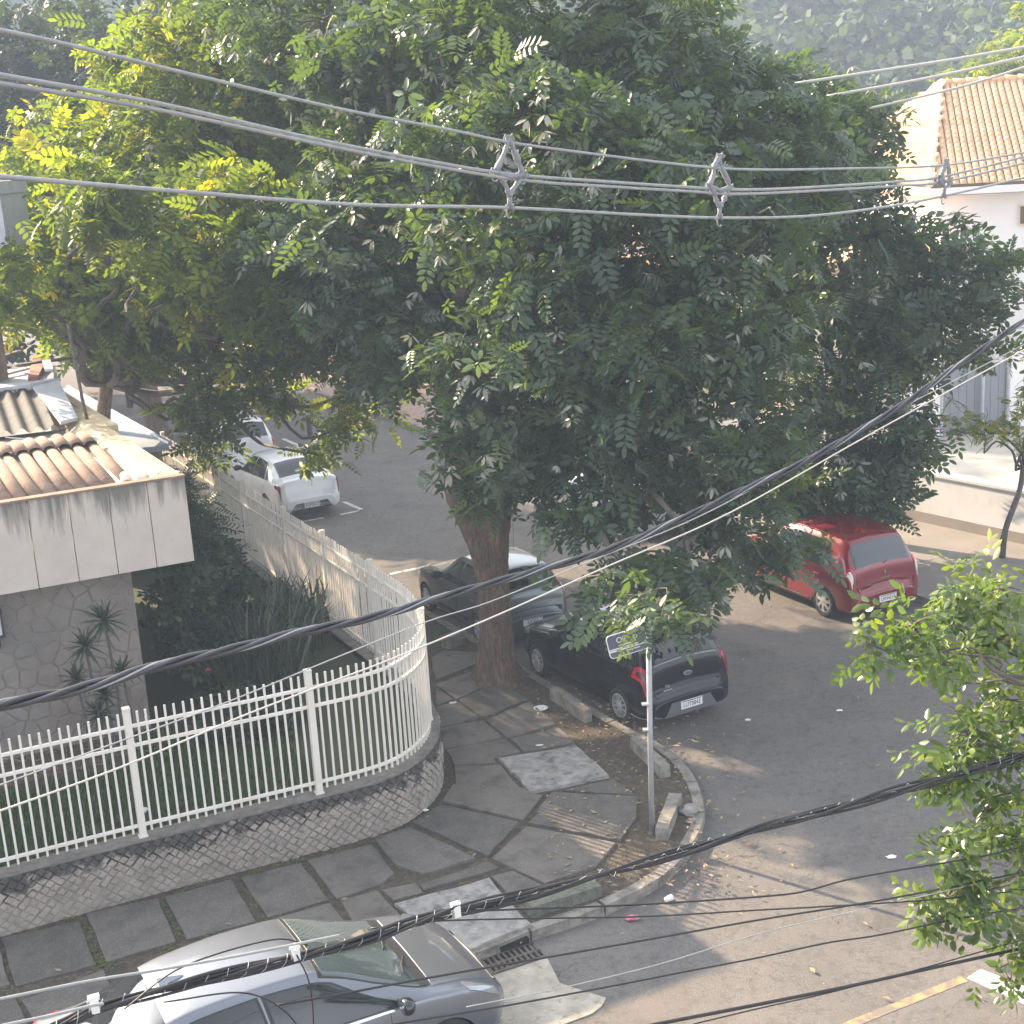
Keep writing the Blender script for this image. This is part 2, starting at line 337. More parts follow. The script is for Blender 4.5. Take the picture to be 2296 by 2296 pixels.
# foliage: stamps of small real leaves, baked into one mesh
def rotmats(n, up_bias=.6, droop=0.):
    """random frames: x = along the leaf, z = its face"""
    z = rng.normal(size=(n, 3)); z[:, 2] = np.abs(z[:, 2])+up_bias; z /= np.linalg.norm(z, axis=1)[:, None]
    a = rng.normal(size=(n, 3)); a[:, 2] -= droop
    x = a-(a*z).sum(1)[:, None]*z; x /= np.linalg.norm(x, axis=1)[:, None]
    y = np.cross(z, x); return np.stack([x, y, z], axis=2)
def stamp(T, F, pos, R, sc, tint, jit=.12):
    """T (k,3) leaf template, F (m,4) quads -> V, F, tint"""
    n = len(pos); k = len(T)
    V = np.einsum('nij,kj->nki', R, T)*sc[:, None, None]+pos[:, None, :]
    FF = (F[None]+(np.arange(n)*k)[:, None, None]).reshape(-1, 4)
    tt = np.repeat(np.clip(tint, 0, 1), k)
    return V.reshape(-1, 3), FF, tt
def join(parts):
    Vs, Fs, Ts, o = [], [], [], 0
    for V, F, t in parts: Vs.append(V); Fs.append(F+o); Ts.append(t); o += len(V)
    return np.concatenate(Vs), np.concatenate(Fs), np.concatenate(Ts)
def leaf_quad(p, d, side, L, W):
    """one pointed leaflet, folded along the rib: 2 quads"""
    p, d, side = (np.array(v, float) for v in (p, d, side)); up = np.cross(d, side)*.14*W
    v = [p, p+d*L*.35+side*W*.5+up, p+d*L*.72+side*W*.42+up*.6, p+d*L, p+d*L*.35-side*W*.5+up, p+d*L*.72-side*W*.42+up*.6]
    return v, [(0, 1, 2, 3), (0, 3, 5, 4)]
def feather_template(pairs=8, L=.34, ll=.095, lw=.03, droop=.25):
    V, F = [], []
    for i in range(pairs):
        t = (i+.6)/pairs; x = L*t; z = -droop*L*t*t; s = 1-.45*abs(t-.4)
        for sg in (-1, 1):
            v, f = leaf_quad((x, 0, z), np.array((.5, sg*.85, -.15)), np.array((.85, -sg*.5, 0)), ll*s, lw)
            F += [tuple(q+len(V) for q in ff) for ff in f]; V += v
    v, f = leaf_quad((L, 0, -droop*L), (.9, 0, -.4), (0, 1, 0), ll, lw); F += [tuple(q+len(V) for q in ff) for ff in f]; V += v
    return np.array(V), np.array(F)
def palm_template(n=6, L=.15, W=.042, seed=1, fall=.9):
    r = random.Random(seed); V, F = [], []
    for i in range(n):
        a = 2*math.pi*i/n+r.uniform(-.3, .3); d = np.array((math.cos(a), math.sin(a), -fall*r.uniform(.5, 1.3))); d /= np.linalg.norm(d)
        sd_ = np.array((-math.sin(a), math.cos(a), 0))
        v, f = leaf_quad(d*.03, d, sd_, L*r.uniform(.75, 1.15), W); F += [tuple(q+len(V) for q in ff) for ff in f]; V += v
    return np.array(V), np.array(F)
def ovate_template(n=7, L=.085, W=.042, stem=.24, seed=2):
    r = random.Random(seed); V, F = [], []
    for i in range(n):
        t = (i+1)/n; a = i*2.4; p = np.array((stem*t, 0, -.1*stem*t*t)); d = np.array((.55, math.cos(a)*.8, math.sin(a)*.4-.35)); d /= np.linalg.norm(d)
        sd_ = np.cross(d, (0, 0, 1)); sd_ /= np.linalg.norm(sd_)
        v, f = leaf_quad(p+d*.012, d, sd_, L*r.uniform(.75, 1.2), W); F += [tuple(q+len(V) for q in ff) for ff in f]; V += v
    return np.array(V), np.array(F)
def lobe_points(lobes, per_m2, inner=.55, clump=.35, squash=.8):
    """points in the outer shell of each lobe, gathered in clumps so gaps and dark hollows stay between them"""
    P, Nn = [], []
    for (x, y, z, r) in lobes:
        nc = max(6, int(14*r*r*1.4))
        u = rng.normal(size=(nc, 3)); u /= np.linalg.norm(u, axis=1)[:, None]
        c = u*(r*(inner+(1.08-inner)*rng.random((nc, 1))**.6))
        n = int(per_m2*4*math.pi*r*r)
        k = rng.integers(0, nc, n); d = rng.normal(size=(n, 3))*clump*np.array((1, 1, .6))*min(1, .45+.3*r)
        p = c[k]+d; Nn.append(p/(np.linalg.norm(p, axis=1)[:, None]+1e-6)); P.append(p*np.array((1, 1, squash))+np.array((x, y, z)))
    return np.concatenate(P), np.concatenate(Nn)

for k, (a_, b_) in enumerate((((.08, .073, .067), (.115, .104, .094)), ((.12, .105, .093), (.158, .14, .124)))):
    M('slab_%d' % k, a_, .85, col2=b_, scale=2.6, bump=.4, bscale=130, speck=(.3, .28, .25), speck_scale=70, speck_amt=.6); overlay(MATS['slab_%d' % k], (.05, .048, .046), 2.4, .5, .68, .65); overlay(MATS['slab_%d' % k], (.22, .2, .17), 34, .65, .72, .5)
overlay(MATS['fence_paint'], (.3, .17, .09), 9, .7, .76, .55)

# ---------------------------------------------------------------- the setting: ground, road, pavements
A_DIR = np.array((-.469, .883)); A_NRM = np.array((.883, .469))       # street running away to the left, and its right hand side
def A_at(off, along):                                                # point: offset from the left kerb, metres along the street
    p = np.array((1.32, 20.3))+A_NRM*off+A_DIR*along; return (float(p[0]), float(p[1]))
KERB = [(-20, 3.8), (-14, 6.95), (-8, 10.1), (-3.5, 12.5), (-.75, 13.94), (-.09, 14.36), (.65, 14.72), (1.2, 15.09), (1.7, 15.6), (2.07, 16.29), (2.3, 17.0), (2.33, 17.77), (2.25, 18.5), (1.95, 19.25), (1.32, 20.3), A_at(0, 4), A_at(0, 10), A_at(0, 20), A_at(0, 35), A_at(0, 60)]
WALL = [(-20, 8.4), (-9.5, 13.42), (-6.34, 14.93), (-5.53, 15.32), (-4.72, 15.7), (-3.69, 16.16), (-2.85, 16.53), (-2.13, 16.87), (-1.66, 17.22), (-1.34, 17.77), (-1.21, 18.42), (-1.3, 19.3), (-1.58, 20.3), (-2.2, 21.6), (-3.9, 25.0), (-5.9, 29.0), (-8.6, 34.4), A_at(-2.6, 35), A_at(-2.6, 60)]
def strip(a, b, za, zb):
    a = [p[:2] for p in a]; b = [p[:2] for p in b]
    n = len(a); return [(*p, za) for p in a]+[(*p, zb) for p in b], [(i, i+1, n+i+1, n+i) for i in range(n-1)]
g = MB(); g.add([(-900, -60, -.03), (900, -60, -.03), (900, 1500, -.03), (-900, 1500, -.03)], [(0, 1, 2, 3)])
tag(g.build('ground', 'earth'), kind='structure')
g = MB()
nx, ny = 44, 60
V = [(-40+75*i/nx, -4+110*j/ny, .012*math.sin(i*1.3)*math.cos(j*.9)*0) for j in range(ny+1) for i in range(nx+1)]
g.add(V, [(j*(nx+1)+i, j*(nx+1)+i+1, (j+1)*(nx+1)+i+1, (j+1)*(nx+1)+i) for j in range(ny) for i in range(nx)])
road = tag(g.build('road', 'asphalt'), kind='structure')
# corner pavement: soil bed, slabs laid on it, kerb
K2 = [np.array(p) for p in smooth_path(KERB, 5)]
g = MB(); poly = [tuple(p) for p in K2]+[p for p in WALL[::-1]]
g.prism(poly, -.02, .125)
pave = tag(g.build('pavement', 'joint_soil'), kind='structure')
# kerb stones along the road edge
kd = [0]
for a, b in zip(K2[:-1], K2[1:]): kd.append(kd[-1]+float(np.linalg.norm(b-a)))
def along(P, D_, s):
    s = min(max(s, 0), D_[-1]-1e-6); i = max(0, min(len(P)-2, int(np.searchsorted(D_, s))-1)); t = (s-D_[i])/max(1e-9, D_[i+1]-D_[i])
    p = P[i]*(1-t)+P[i+1]*t; d = P[i+1]-P[i]; d = d/np.linalg.norm(d); return p, d
s = 14.0
while s < 44:
    Ls = random.uniform(.78, 1.0); p0, d0 = along(K2, kd, s); p1, d1 = along(K2, kd, s+Ls-.012); pm, dm = along(K2, kd, s+Ls/2)
    out = lambda d: np.array((d[1], -d[0]))
    wd = .13; hz = .14+random.uniform(-.012, .012)
    po = [p0+out(d0)*.02, pm+out(dm)*.02, p1+out(d1)*.02]; pi = [p1-out(d1)*wd, pm-out(dm)*wd, p0-out(d0)*wd]
    g = MB(); g.prism([tuple(p) for p in po+pi], -.02, hz, .03)
    g.build('kerb_stone', 'kerb' if (s < 24 or s > 27) or random.random() < .6 else 'mossy_kerb', pave); s += Ls
# paving slabs
SLABS=[
  [(-1.57, 23.4), (-1.37, 23.72), (-0.67, 23.47), (-0.75, 22.97), (-1.46, 22.32)] ,
  [(-1.45, 22.11), (-0.74, 22.71), (-0.4, 22.13), (-1.09, 21.4)] ,
  [(-1.05, 21.36), (-0.37, 22.05), (0.07, 21.18), (-0.65, 20.55)] ,
  [(-0.62, 20.51), (0.1, 21.14), (0.49, 20.17), (-0.28, 19.76)] ,
  [(-0.23, 19.72), (0.52, 20.0), (0.73, 19.42), (-0.03, 19.2)] ,
  [(-1.45, 21.95), (-1.14, 21.41), (-1.4, 21.17)] ,
  [(-1.4, 21.12), (-1.1, 21.33), (-0.72, 20.6), (-1.32, 20.28)] ,
  [(-1.3, 20.24), (-0.65, 20.48), (-0.35, 19.77), (-1.22, 19.47)] ,
  [(-1.2, 19.44), (-0.31, 19.7), (-0.08, 19.2), (-0.48, 19.04), (-0.45, 18.89), (-1.06, 18.89)] ,
  [(-1.06, 18.86), (-0.38, 18.82), (-0.12, 18.02), (-1.02, 18.25)] ,
  [(0.45, 17.86), (1.2, 18.09), (1.46, 17.56)] ,
  [(-1.06, 18.24), (-0.08, 17.99), (0.04, 17.81), (0.19, 17.73), (-0.1, 17.03), (-1.2, 17.74)] ,
  [(0.32, 17.8), (1.49, 17.53), (1.4, 16.88), (1.13, 16.31), (-0.03, 16.94)] ,
  [(-1.23, 17.63), (-0.15, 16.99), (-0.56, 16.1), (-1.57, 17.14)] ,
  [(-0.06, 16.85), (1.07, 16.26), (0.78, 15.69), (0.13, 15.35), (-0.52, 16.05)] ,
  [(-2.05, 16.75), (-1.61, 17.02), (-0.72, 16.07), (-1.37, 15.74), (-1.71, 15.99)] ,
  [(-2.88, 16.29), (-2.09, 16.63), (-1.73, 15.83), (-1.89, 15.57), (-2.39, 15.29)] ,
  [(-3.66, 15.94), (-2.95, 16.23), (-2.49, 15.27), (-3.18, 14.95)] ,
  [(-4.55, 15.59), (-3.79, 15.93), (-3.31, 14.89), (-4.06, 14.57)] ,
  [(-5.43, 15.29), (-4.62, 15.56), (-4.18, 14.54), (-4.89, 14.19)] ,
  [(-6.31, 14.85), (-5.47, 15.13), (-5.0, 14.16), (-5.8, 13.8)] ,
  [(-1.4, 15.51), (-0.57, 15.98), (-0.42, 15.8), (-1.35, 15.36)] ,
  [(-0.53, 15.59), (-0.25, 15.69), (0.1, 15.29), (-0.32, 15.14)] ,
  [(-2.34, 15.23), (-1.91, 15.42), (-1.53, 14.7), (-2.04, 14.46)] ,
  [(-3.13, 14.9), (-2.47, 15.2), (-2.19, 14.66), (-2.67, 14.37)] ,
  [(-1.86, 15.44), (-1.45, 15.56), (-1.35, 15.32), (-1.7, 15.18)] ,
  [(-5.65, 13.54), (-4.89, 14.05), (-4.46, 13.21), (-5.24, 12.9)] ,
  [(-7.11, 14.51), (-6.37, 14.83), (-5.87, 13.84), (-6.56, 13.48)] ,
  [(-6.52, 13.36), (-5.73, 13.58), (-5.33, 12.91), (-6.06, 12.6)] ,
]
CONC= [[(-0.42, 19.0), (0.74, 19.3), (1.16, 18.21), (0.03, 17.84)], [(-1.67, 15.09), (-0.57, 15.54), (-0.05, 14.43), (-0.86, 13.93), (-1.35, 14.48)]]

for i, poly in enumerate(SLABS):
    g = MB(); P = []
    n = len(poly)
    for k in range(n):                                               # chipped, slightly wavy edges
        a, b = np.array(poly[k]), np.array(poly[(k+1) % n]); q = max(1, int(np.linalg.norm(b-a)/.22))
        for j in range(q):
            t = j/q; e = 0 if j == 0 else .008; P.append(tuple(a+(b-a)*t+rng.normal(size=2)*e))
    tz = .158+random.uniform(-.007, .009)
    g.prism(P, .1, tz, .008); g.build('paving_slab', random.choice(('slab', 'slab', 'slab_0', 'slab_1')), pave)
for poly, z in zip(CONC, (.172, .168)):
    g = MB(); P = []
    for k in range(len(poly)):
        a, b = np.array(poly[k]), np.array(poly[(k+1) % len(poly)])
        for j in range(5): P.append(tuple(a+(b-a)*j/5+rng.normal(size=2)*.012))
    g.prism(P, .1, z, .01); g.build('concrete_slab', 'rough_concrete', pave)
# loose soil and gravel at the corner (dirt strip between slabs and kerb)
pts = rng.random((5200, 2))*np.array((2.6, 6.6))+np.array((-.4, 14.9))
keep = []
for p in pts:
    dk = min(np.linalg.norm(p-k) for k in K2[20:75])
    if .05 < dk < 1.25 and p[0] < 2.3 and (p[1] > 15.2 or p[0] < .9): keep.append(p)
V, F = [], []
for p in keep:
    r = random.choice((.008, .011, .015, .022)) if random.random() < .96 else .04
    o = len(V); a0 = random.random()*6; z = .124
    V += [(p[0]+r*math.cos(a0+k*1.57)*random.uniform(.6, 1.2), p[1]+r*math.sin(a0+k*1.57)*random.uniform(.6, 1.2), z) for k in range(4)]+[(p[0], p[1], z+r*.75)]
    F += [(o, o+1, o+4), (o+1, o+2, o+4), (o+2, o+3, o+4), (o+3, o, o+4)]
tag(obj('gravel', fast_mesh('gravel', V, F), 'soil'), 'loose soil and small gravel between the slabs and the kerb', 'gravel', kind='stuff')
# dry leaves strewn on road and pavement
V, F = [], []
for i in range(900):
    x, y = random.uniform(-6, 9), random.uniform(12.6, 36)
    if random.random() < .5: x, y = random.uniform(.2, 3), random.uniform(15, 24)
    z = .03 if x > 2.6 or y > 24 else .175
    q = np.array((x, y)); dk = min(np.linalg.norm(q-k) for k in K2[18:90:2])
    r = random.uniform(.014, .035); a = random.random()*6; o = len(V); c, s_ = math.cos(a), math.sin(a)
    V += [(x+c*r*1.7, y+s_*r*1.7, z), (x-s_*r*.7, y+c*r*.7, z+random.uniform(0, .02)), (x-c*r*1.7, y-s_*r*1.7, z), (x+s_*r*.7, y-c*r*.7, z+random.uniform(0, .015))]
    F.append((o, o+1, o+2, o+3))
tag(obj('fallen_leaves', fast_mesh('fallen_leaves', V, F), 'dry_leaf'), 'dry fallen leaves scattered over the road and the slabs', 'fallen leaves', kind='stuff')
# weeds in the joints beside the wall
T, TF = palm_template(6, .05, .02, 3, .1)
pos = []
W2 = [np.array(p) for p in smooth_path(WALL, 6)]
for p in W2:
    if p[1] < 17.6 and p[0] > -8:
        for k in range(5):
            if random.random() < .35: pos.append((p[0]+random.gauss(0, .12)+.1, p[1]+random.gauss(0, .07)-.12, .15))
for a, b, n in (((-4.62, 15.56), (-4.1, 14.5), 26), ((-5.45, 15.15), (-4.95, 14.15), 24), ((-3.75, 15.95), (-3.25, 14.9), 10), ((-4.2, 14.5), (-2.4, 15.25), 12), ((-5.0, 14.1), (-4.1, 14.5), 14), ((-1.9, 15.45), (-1.35, 14.5), 14), ((-1.7, 15.15), (-.5, 15.6), 8), ((-6.4, 14.8), (-5.8, 13.7), 16)):
    for k in range(n):
        t = random.random(); pos.append((a[0]+(b[0]-a[0])*t+random.gauss(0, .03), a[1]+(b[1]-a[1])*t+random.gauss(0, .03), .14))
pos = np.array(pos); n = len(pos)
V, F, t = stamp(T, TF, pos, rotmats(n, 2.5), rng.uniform(.45, 1.15, n), rng.uniform(.75, 1, n))
tag(obj('joint_weeds', fast_mesh('joint_weeds', V, F, tint=t), 'grass_blade'), 'small yellow green weeds sprouting from the joints between slabs', 'weeds', kind='stuff')

# far side of the street: pavement, kerb, walls
g = MB(); Rk = [A_at(7.85, a) for a in (-14, -8, -2, 4, 10, 16, 24, 34, 50, 66)]; Rw = [A_at(12.2, a) for a in (-14, -8, -2, 4, 10, 16, 24, 34, 50, 66)]
g.prism(Rk+Rw[::-1], -.02, .13); tag(g.build('opposite_pavement', 'sidewalk_far'), kind='structure')
g = MB(); Rk2 = [A_at(7.98, a) for a in (-14, -8, -2, 4, 10, 16, 24, 34, 50, 66)]
g.prism([A_at(7.82, a) for a in (-14, 66)]+[A_at(7.98, 66), A_at(7.98, -14)], -.02, .15); tag(g.build('opposite_kerb', 'kerb'), kind='structure')
g = MB(); g.prism([A_at(8.0, 13.5), A_at(12.1, 13.5), A_at(12.1, 60), A_at(8.0, 60)], .12, .136); tag(g.build('red_paving', 'red_paving'), kind='structure')
g = MB(); g.prism([(8.4, 33.5), (12.0, 28.6), (30, 34), (30, 44), (10, 44.4), (5, 42)], .1, .14); tag(g.build('courtyard', 'pale_paving'), kind='structure')
# far lit crossing of the road
# painted lines
def paint(name, pts, mat, z=.004):
    g = MB(); g.prism(pts, -.004, z); return tag(g.build(name, mat, road), None)
def line_box(a, b, wd):
    a, b = np.array(a), np.array(b); d = (b-a)/np.linalg.norm(b-a); n = np.array((-d[1], d[0]))*wd/2; return [tuple(a+n), tuple(b+n), tuple(b-n), tuple(a-n)]
paint('parking_line', line_box((-5.75, 33.8), (-4.75, 34.35), .12), 'white_paint'); paint('parking_line', line_box((-4.35, 34.55), (-3.9, 34.85), .12), 'white_paint'); paint('parking_line', line_box((-3.85, 34.95), (-4.4, 35.9), .12), 'white_paint')
paint('parking_line', line_box((-2.72, 29.12), (-1.0, 30.05), .12), 'white_paint')
paint('centre_line', line_box((-4.95, 40.55), (-7.3, 44.95), .14), 'white_paint'); paint('centre_line', line_box((-8.8, 47.8), (-11, 52), .14), 'white_paint')
paint('yellow_line', line_box((2.6, 12.2), (4.5, 13.12), .11), 'yellow_paint')
paint('stop_line', [(4.53, 13.13), (4.73, 13.28), (6.6, 11.3), (6.2, 11.1)], 'white_paint', .0045)
# concrete apron by the storm drain
P = [(-.7, 13.7), (-.2, 13.86), (.07, 13.98), (.14, 13.75), (.21, 13.5), (.45, 13.32), (.68, 13.14), (.62, 13.0), (.53, 12.89), (.2, 12.72), (-.12, 12.61), (-.46, 12.46), (-1.5, 12.0), (-1.9, 12.8)]
g = MB(); g.prism([tuple(np.array(p)+rng.normal(size=2)*.015) for p in P], -.01, .012); g.build('concrete_apron', 'apron_concrete', road)
# storm drain: opening under the kerb and bar grate
dr = thing('storm_drain', 'rusty bar grate and dark kerb slot of the storm drain by the grey car', 'drain', (-.4, 14.05, 0))
dd = np.array((.68, .32)); dd /= np.linalg.norm(dd); dn = np.array((dd[1], -dd[0]))
c0 = np.array((-.77, 13.98))
g = MB(); q = [c0+dn*.02, c0+dd*.74+dn*.02, c0+dd*.78+dn*.36, c0+dd*.04+dn*.36]; g.prism([tuple(p) for p in q], .006, .016); g.build('pit', 'void', dr)
for k in range(11):
    a = c0+dd*(.05+.066*k)+dn*.05; b = a+dn*.29
    g = MB(); g.prism(line_box(tuple(a), tuple(b), .03), .014, .034); g.build('grate_bar', 'iron', dr)
for off in (.03, .2, .35):
    g = MB(); g.prism(line_box(tuple(c0+dn*off), tuple(c0+dn*off+dd*.78), .035), .012, .031); g.build('grate_frame', 'iron', dr)
g = MB(); g.prism(line_box(tuple(c0-dn*.05), tuple(c0+dd*.74-dn*.05), .1), .02, .1); 
R_ = Matrix.Rotation(math.atan2(dd[1], dd[0]), 3, 'Z'); pc = c0+dd*.37+dn*.002
g = MB(); g.box((pc[0], pc[1], .06), (.72, .06, .075), R=R_); g.build('kerb_slot', 'void', dr)

# loose kerb blocks standing on the corner
def block(a, b, wd, h, mat, label):
    a, b = np.array(a), np.array(b); t = thing('kerb_block', label, 'kerb block', ((a[0]+b[0])/2, (a[1]+b[1])/2, .12), group='old kerb blocks on the corner')
    g = MB(); d = (b-a)/np.linalg.norm(b-a); n = np.array((-d[1], d[0])); P = []
    L_ = np.linalg.norm(b-a); k = max(2, int(L_/.25))
    for i in range(k+1): P.append(tuple(a+d*L_*i/k+n*(wd/2+random.uniform(-.008, .008))))
    for i in range(k, -1, -1): P.append(tuple(a+d*L_*i/k-n*(wd/2+random.uniform(-.008, .008))))
    g.prism(P, .11, h, .025); g.build('block', mat, t); return t
block((.5, 21.25), (.99, 20.2), .14, .33, 'kerb', 'weathered kerb block beside the black hatchback rear wheel')
block((1.6, 19.2), (1.93, 18.12), .15, .3, 'kerb', 'long kerb block just behind the sign pole, along the dirt strip')
block((1.66, 16.3), (1.97, 17.3), .17, .29, 'kerb', 'kerb block right beside the foot of the sign pole')
block((-.1, 14.72), (.76, 15.12), .22, .27, 'mossy_kerb', 'mossy dark kerb block lying by the cracked white slab')
block((-1.35, 23.9), (-1.05, 24.2), .2, .34, 'kerb', 'small broken kerb block behind the tree trunk')
st = thing('rubble_stone', 'pale broken stone on the kerb beyond the sign pole', 'stone', (2.1, 17.0, .13)); g = MB()
bm = bmesh.new(); bmesh.ops.create_icosphere(bm, subdivisions=2, radius=.11)
for v in bm.verts: v.co = Vector((v.co.x*1.2, v.co.y, v.co.z*.7))*(1+random.uniform(-.14, .14))+Vector((2.1, 17.0, .18))
me = bpy.data.meshes.new('stone'); bm.to_mesh(me); bm.free(); obj('stone', me, 'rough_concrete', st)

# ---------------------------------------------------------------- corner wall with stone facing
wt = thing('stone_wall', 'low curved wall of diamond laid stones dark with lichen under the white fence', 'wall', (-2.1, 16.8, .12))
Wp = [np.array(p) for p in smooth_path(WALL[1:17], 8)]
wd_ = [0]
for a, b in zip(Wp[:-1], Wp[1:]): wd_.append(wd_[-1]+float(np.linalg.norm(b-a)))
inn = lambda d: np.array((-d[1], d[0]))                                # towards the garden
o_, i_ = [], []
for s in np.arange(0, wd_[-1], .12):
    p, d = along(Wp, wd_, s); o_.append(tuple(p)); i_.append(tuple(p+inn(d)*.26))
V, F = [], []
n = len(o_)
for P, z in ((o_, .0), (o_, .85), (i_, .85), (i_, .0)): V += [(*p, z) for p in P]
for k in range(3): F += [(k*n+j, k*n+j+1, (k+1)*n+j+1, (k+1)*n+j) for j in range(n-1)]
g = MB(); g.add(V, F); g.add(V, [(0, n, 2*n, 3*n)]); g.build('wall_core', 'mortar', wt)
# coping
V, F = [], []
cp = [(.0, .846), (-.004, .868), (.28, .868), (.28, .846)]
oo = []
for s in np.arange(0, wd_[-1], .12):
    p, d = along(Wp, wd_, s); oo.append((p, inn(d)))
for off, z in cp: V += [(*(p+nn*off), z+random.uniform(-.006, .006)) for p, nn in oo]
n = len(oo); F = [(k*n+j, k*n+j+1, ((k+1) % 4)*n+j+1, ((k+1) % 4)*n+j) for k in range(4) for j in range(n-1)]
g = MB(); g.add(V, F); g.build('coping', 'wall_cap', wt, angle=40)
# stones on the street face (visible stretch)
def stone_at(s, z, hs, hz, proud):
    P = []
    sh = [(0, -hz), (hs*random.uniform(.35, .6), -hz*.5), (hs, 0), (hs*.5, hz*.5), (0, hz), (-hs*.5, hz*.5), (-hs, 0), (-hs*.5, -hz*.5)]
    for (a, b) in sh: P.append((s+a*random.uniform(.78, 1.04), z+b*random.uniform(.78, 1.04)))
    V = []
    for k, (off, sc) in enumerate(((-.004, 1.), (proud*.75, .97), (proud, .8))):
        for (a, b) in P:
            a2, b2 = s+(a-s)*sc, min(.846, z+(b-z)*sc); p, d = along(Wp, wd_, a2); q = p-inn(d)*off; V.append((q[0], q[1], max(.125, b2)))
    F = [(k*8+j, k*8+(j+1) % 8, (k+1)*8+(j+1) % 8, (k+1)*8+j) for k in range(2) for j in range(8)]+[tuple(range(16, 24))]
    return V, F
stones = []
HS, HZ = .068, .062
s0 = 2.9
for i in range(int(8.3/HS)):
    for j in range(15):
        if (i+j) % 2: continue
        s, z = s0+i*HS+random.uniform(-.013, .013), .13+j*HZ+random.uniform(-.011, .011)
        if z > .83: continue
        t = (z-.13)/.7; smear = t+.25*math.sin(s*.9+1)+random.uniform(-.15, .15)-.02*(s-4)
        proud = random.uniform(.004, .009) if smear < .22 else random.uniform(.014, .034)
        stones.append((abs(s-6.0)+(.8-z)*.5, stone_at(s, z, HS*.9, HZ*.9, proud)))
stones.sort(key=lambda q: q[0])
g2 = MB()
for k, (q, (V, F)) in enumerate(stones):
    if k < 300: g = MB(); g.add(V, F); obj('facing_stone', fast_mesh('facing_stone', g.v, g.f), 'wall_stone', wt)
    else: g2.add(V, F)
tag(obj('facing_stones', fast_mesh('facing_stones', g2.v, g2.f), 'wall_stone', wt), kind='stuff')

# ---------------------------------------------------------------- white picket fence on the wall
ft = thing('picket_fence', 'white metal picket fence curving round the corner on top of the stone wall', 'fence', (-2.0, 17.0, .865))
Z0, Z1 = .865, 2.5
post_s = []
def s_of(q):
    q = np.array(q); return wd_[int(np.argmin([np.linalg.norm(p-q) for p in Wp]))]
sp1 = s_of((-4.72, 15.75)); sp2 = s_of((-2.62, 16.62)); BAY = sp2-sp1
ps = [sp1-2*BAY, sp1-BAY, sp1, sp2]
for q in ((-1.36, 18.95), (-2.25, 21.65), (-3.15, 23.5), (-4.25, 25.55), (-5.35, 27.75), (-6.3, 29.7), (-7.25, 31.6), (-8.2, 33.5)): ps.append(s_of(q))
def fence_pt(s, off=.13):
    p, d = along(Wp, wd_, s); return p+inn(d)*off, d
pk = MB(); pk.box((0, 0, (Z1-Z0)/2+.03), (.026, .026, Z1-Z0-.06)); pk = pk.mesh('picket')
po = MB(); po.box((0, 0, .84), (.085, .085, 1.68)); po.box((0, 0, 1.695), (.092, .092, .022)); po.box((0, 0, .01), (.11, .11, .02)); po = po.mesh('post')
def local(o, x, y, z, rz):
    o.matrix_parent_inverse = Matrix.Translation(-Vector(ft['world_parts'])); o.location = (x, y, z); o.rotation_euler = (random.uniform(-.006, .006), random.uniform(-.006, .006), rz)
for s in ps:
    if s < 0: continue
    p, d = fence_pt(s); o = obj('post', po, 'fence_paint', ft); local(o, p[0], p[1], Z0, math.atan2(d[1], d[0]))
for a, b in zip(ps[:-1], ps[1:]):
    if b < .3: continue
    a = max(a, .05); nb = max(3, int(round((b-a)/.111)))
    for k in range(1, nb):
        s = a+(b-a)*k/nb; p, d = fence_pt(s); o = obj('picket', pk, 'fence_paint', ft); local(o, p[0], p[1], Z0+random.uniform(-.006, .006), math.atan2(d[1], d[0]))
    for zc, hh in ((1.02, .032), (2.07, .034), (2.32, .034)):
        g = MB(); n = max(2, int((b-a)/.16)); V = []
        ss = [a+.04+(b-a-.08)*k/n for k in range(n+1)]
        for off, dz in ((.108, -hh/2), (.108, hh/2), (.152, hh/2), (.152, -hh/2)):
            for s in ss: p, d = fence_pt(s, off); V.append((p[0], p[1], zc+dz))
        n += 1; F = [(q*n+j, q*n+j+1, ((q+1) % 4)*n+j+1, ((q+1) % 4)*n+j) for q in range(4) for j in range(n-1)]
        g.add(V, F); g.add(V, [(0, n, 2*n, 3*n), (n-1, 2*n-1, 3*n-1, 4*n-1)]); g.build('rail', 'fence_paint', ft)

# ---------------------------------------------------------------- garden
HB = np.array((-5.55, 19.51)); HD = np.array((math.cos(rad(25.2)), math.sin(rad(25.2)))); HN = np.array((HD[1], -HD[0]))    # house front wall: corner, direction, outward
g = MB(); gi = [tuple(p+nn*.25) for p, nn in oo]
far = [(-12.5, 33.5), (-16, 26), (-14.5, 15.2)]
g.prism(gi+far, .3, .74); lawn = tag(g.build('garden', 'garden_turf'), kind='structure')
bl, bp = [], []
for k in range(15000):
    t, d = random.uniform(-8, 1.6), random.uniform(.15, 3.6)
    p = HB+HD*t+HN*d
    if np.min(np.hypot(*(np.array(gi)-p).T)) < .05: continue
    if t > .4 and d < .5: continue
    q = np.array((p[0], p[1])); 
    if d < 1.15 and t < -.4 and random.random() < .93: continue
    bp.append((p[0], p[1], .735))
bp = np.array(bp)
inside = np.array([sum(((gi+far)[i][1] > y) != ((gi+far)[i-1][1] > y) and x < ((gi+far)[i-1][0]-(gi+far)[i][0])*(y-(gi+far)[i][1])/((gi+far)[i-1][1]-(gi+far)[i][1]+1e-12)+(gi+far)[i][0] for i in range(len(gi+far))) % 2 == 1 for x, y, z in bp])
bp = bp[inside]; n = len(bp)
T = np.array([(-.012, 0, 0), (.012, 0, 0), (.008, .02, .07), (-.004, .03, .075), (-.03, .0, 0), (-.02, .0, 0), (-.05, -.02, .05), (-.055, -.02, .055)]); TF = np.array([(0, 1, 2, 3), (4, 5, 6, 7)])
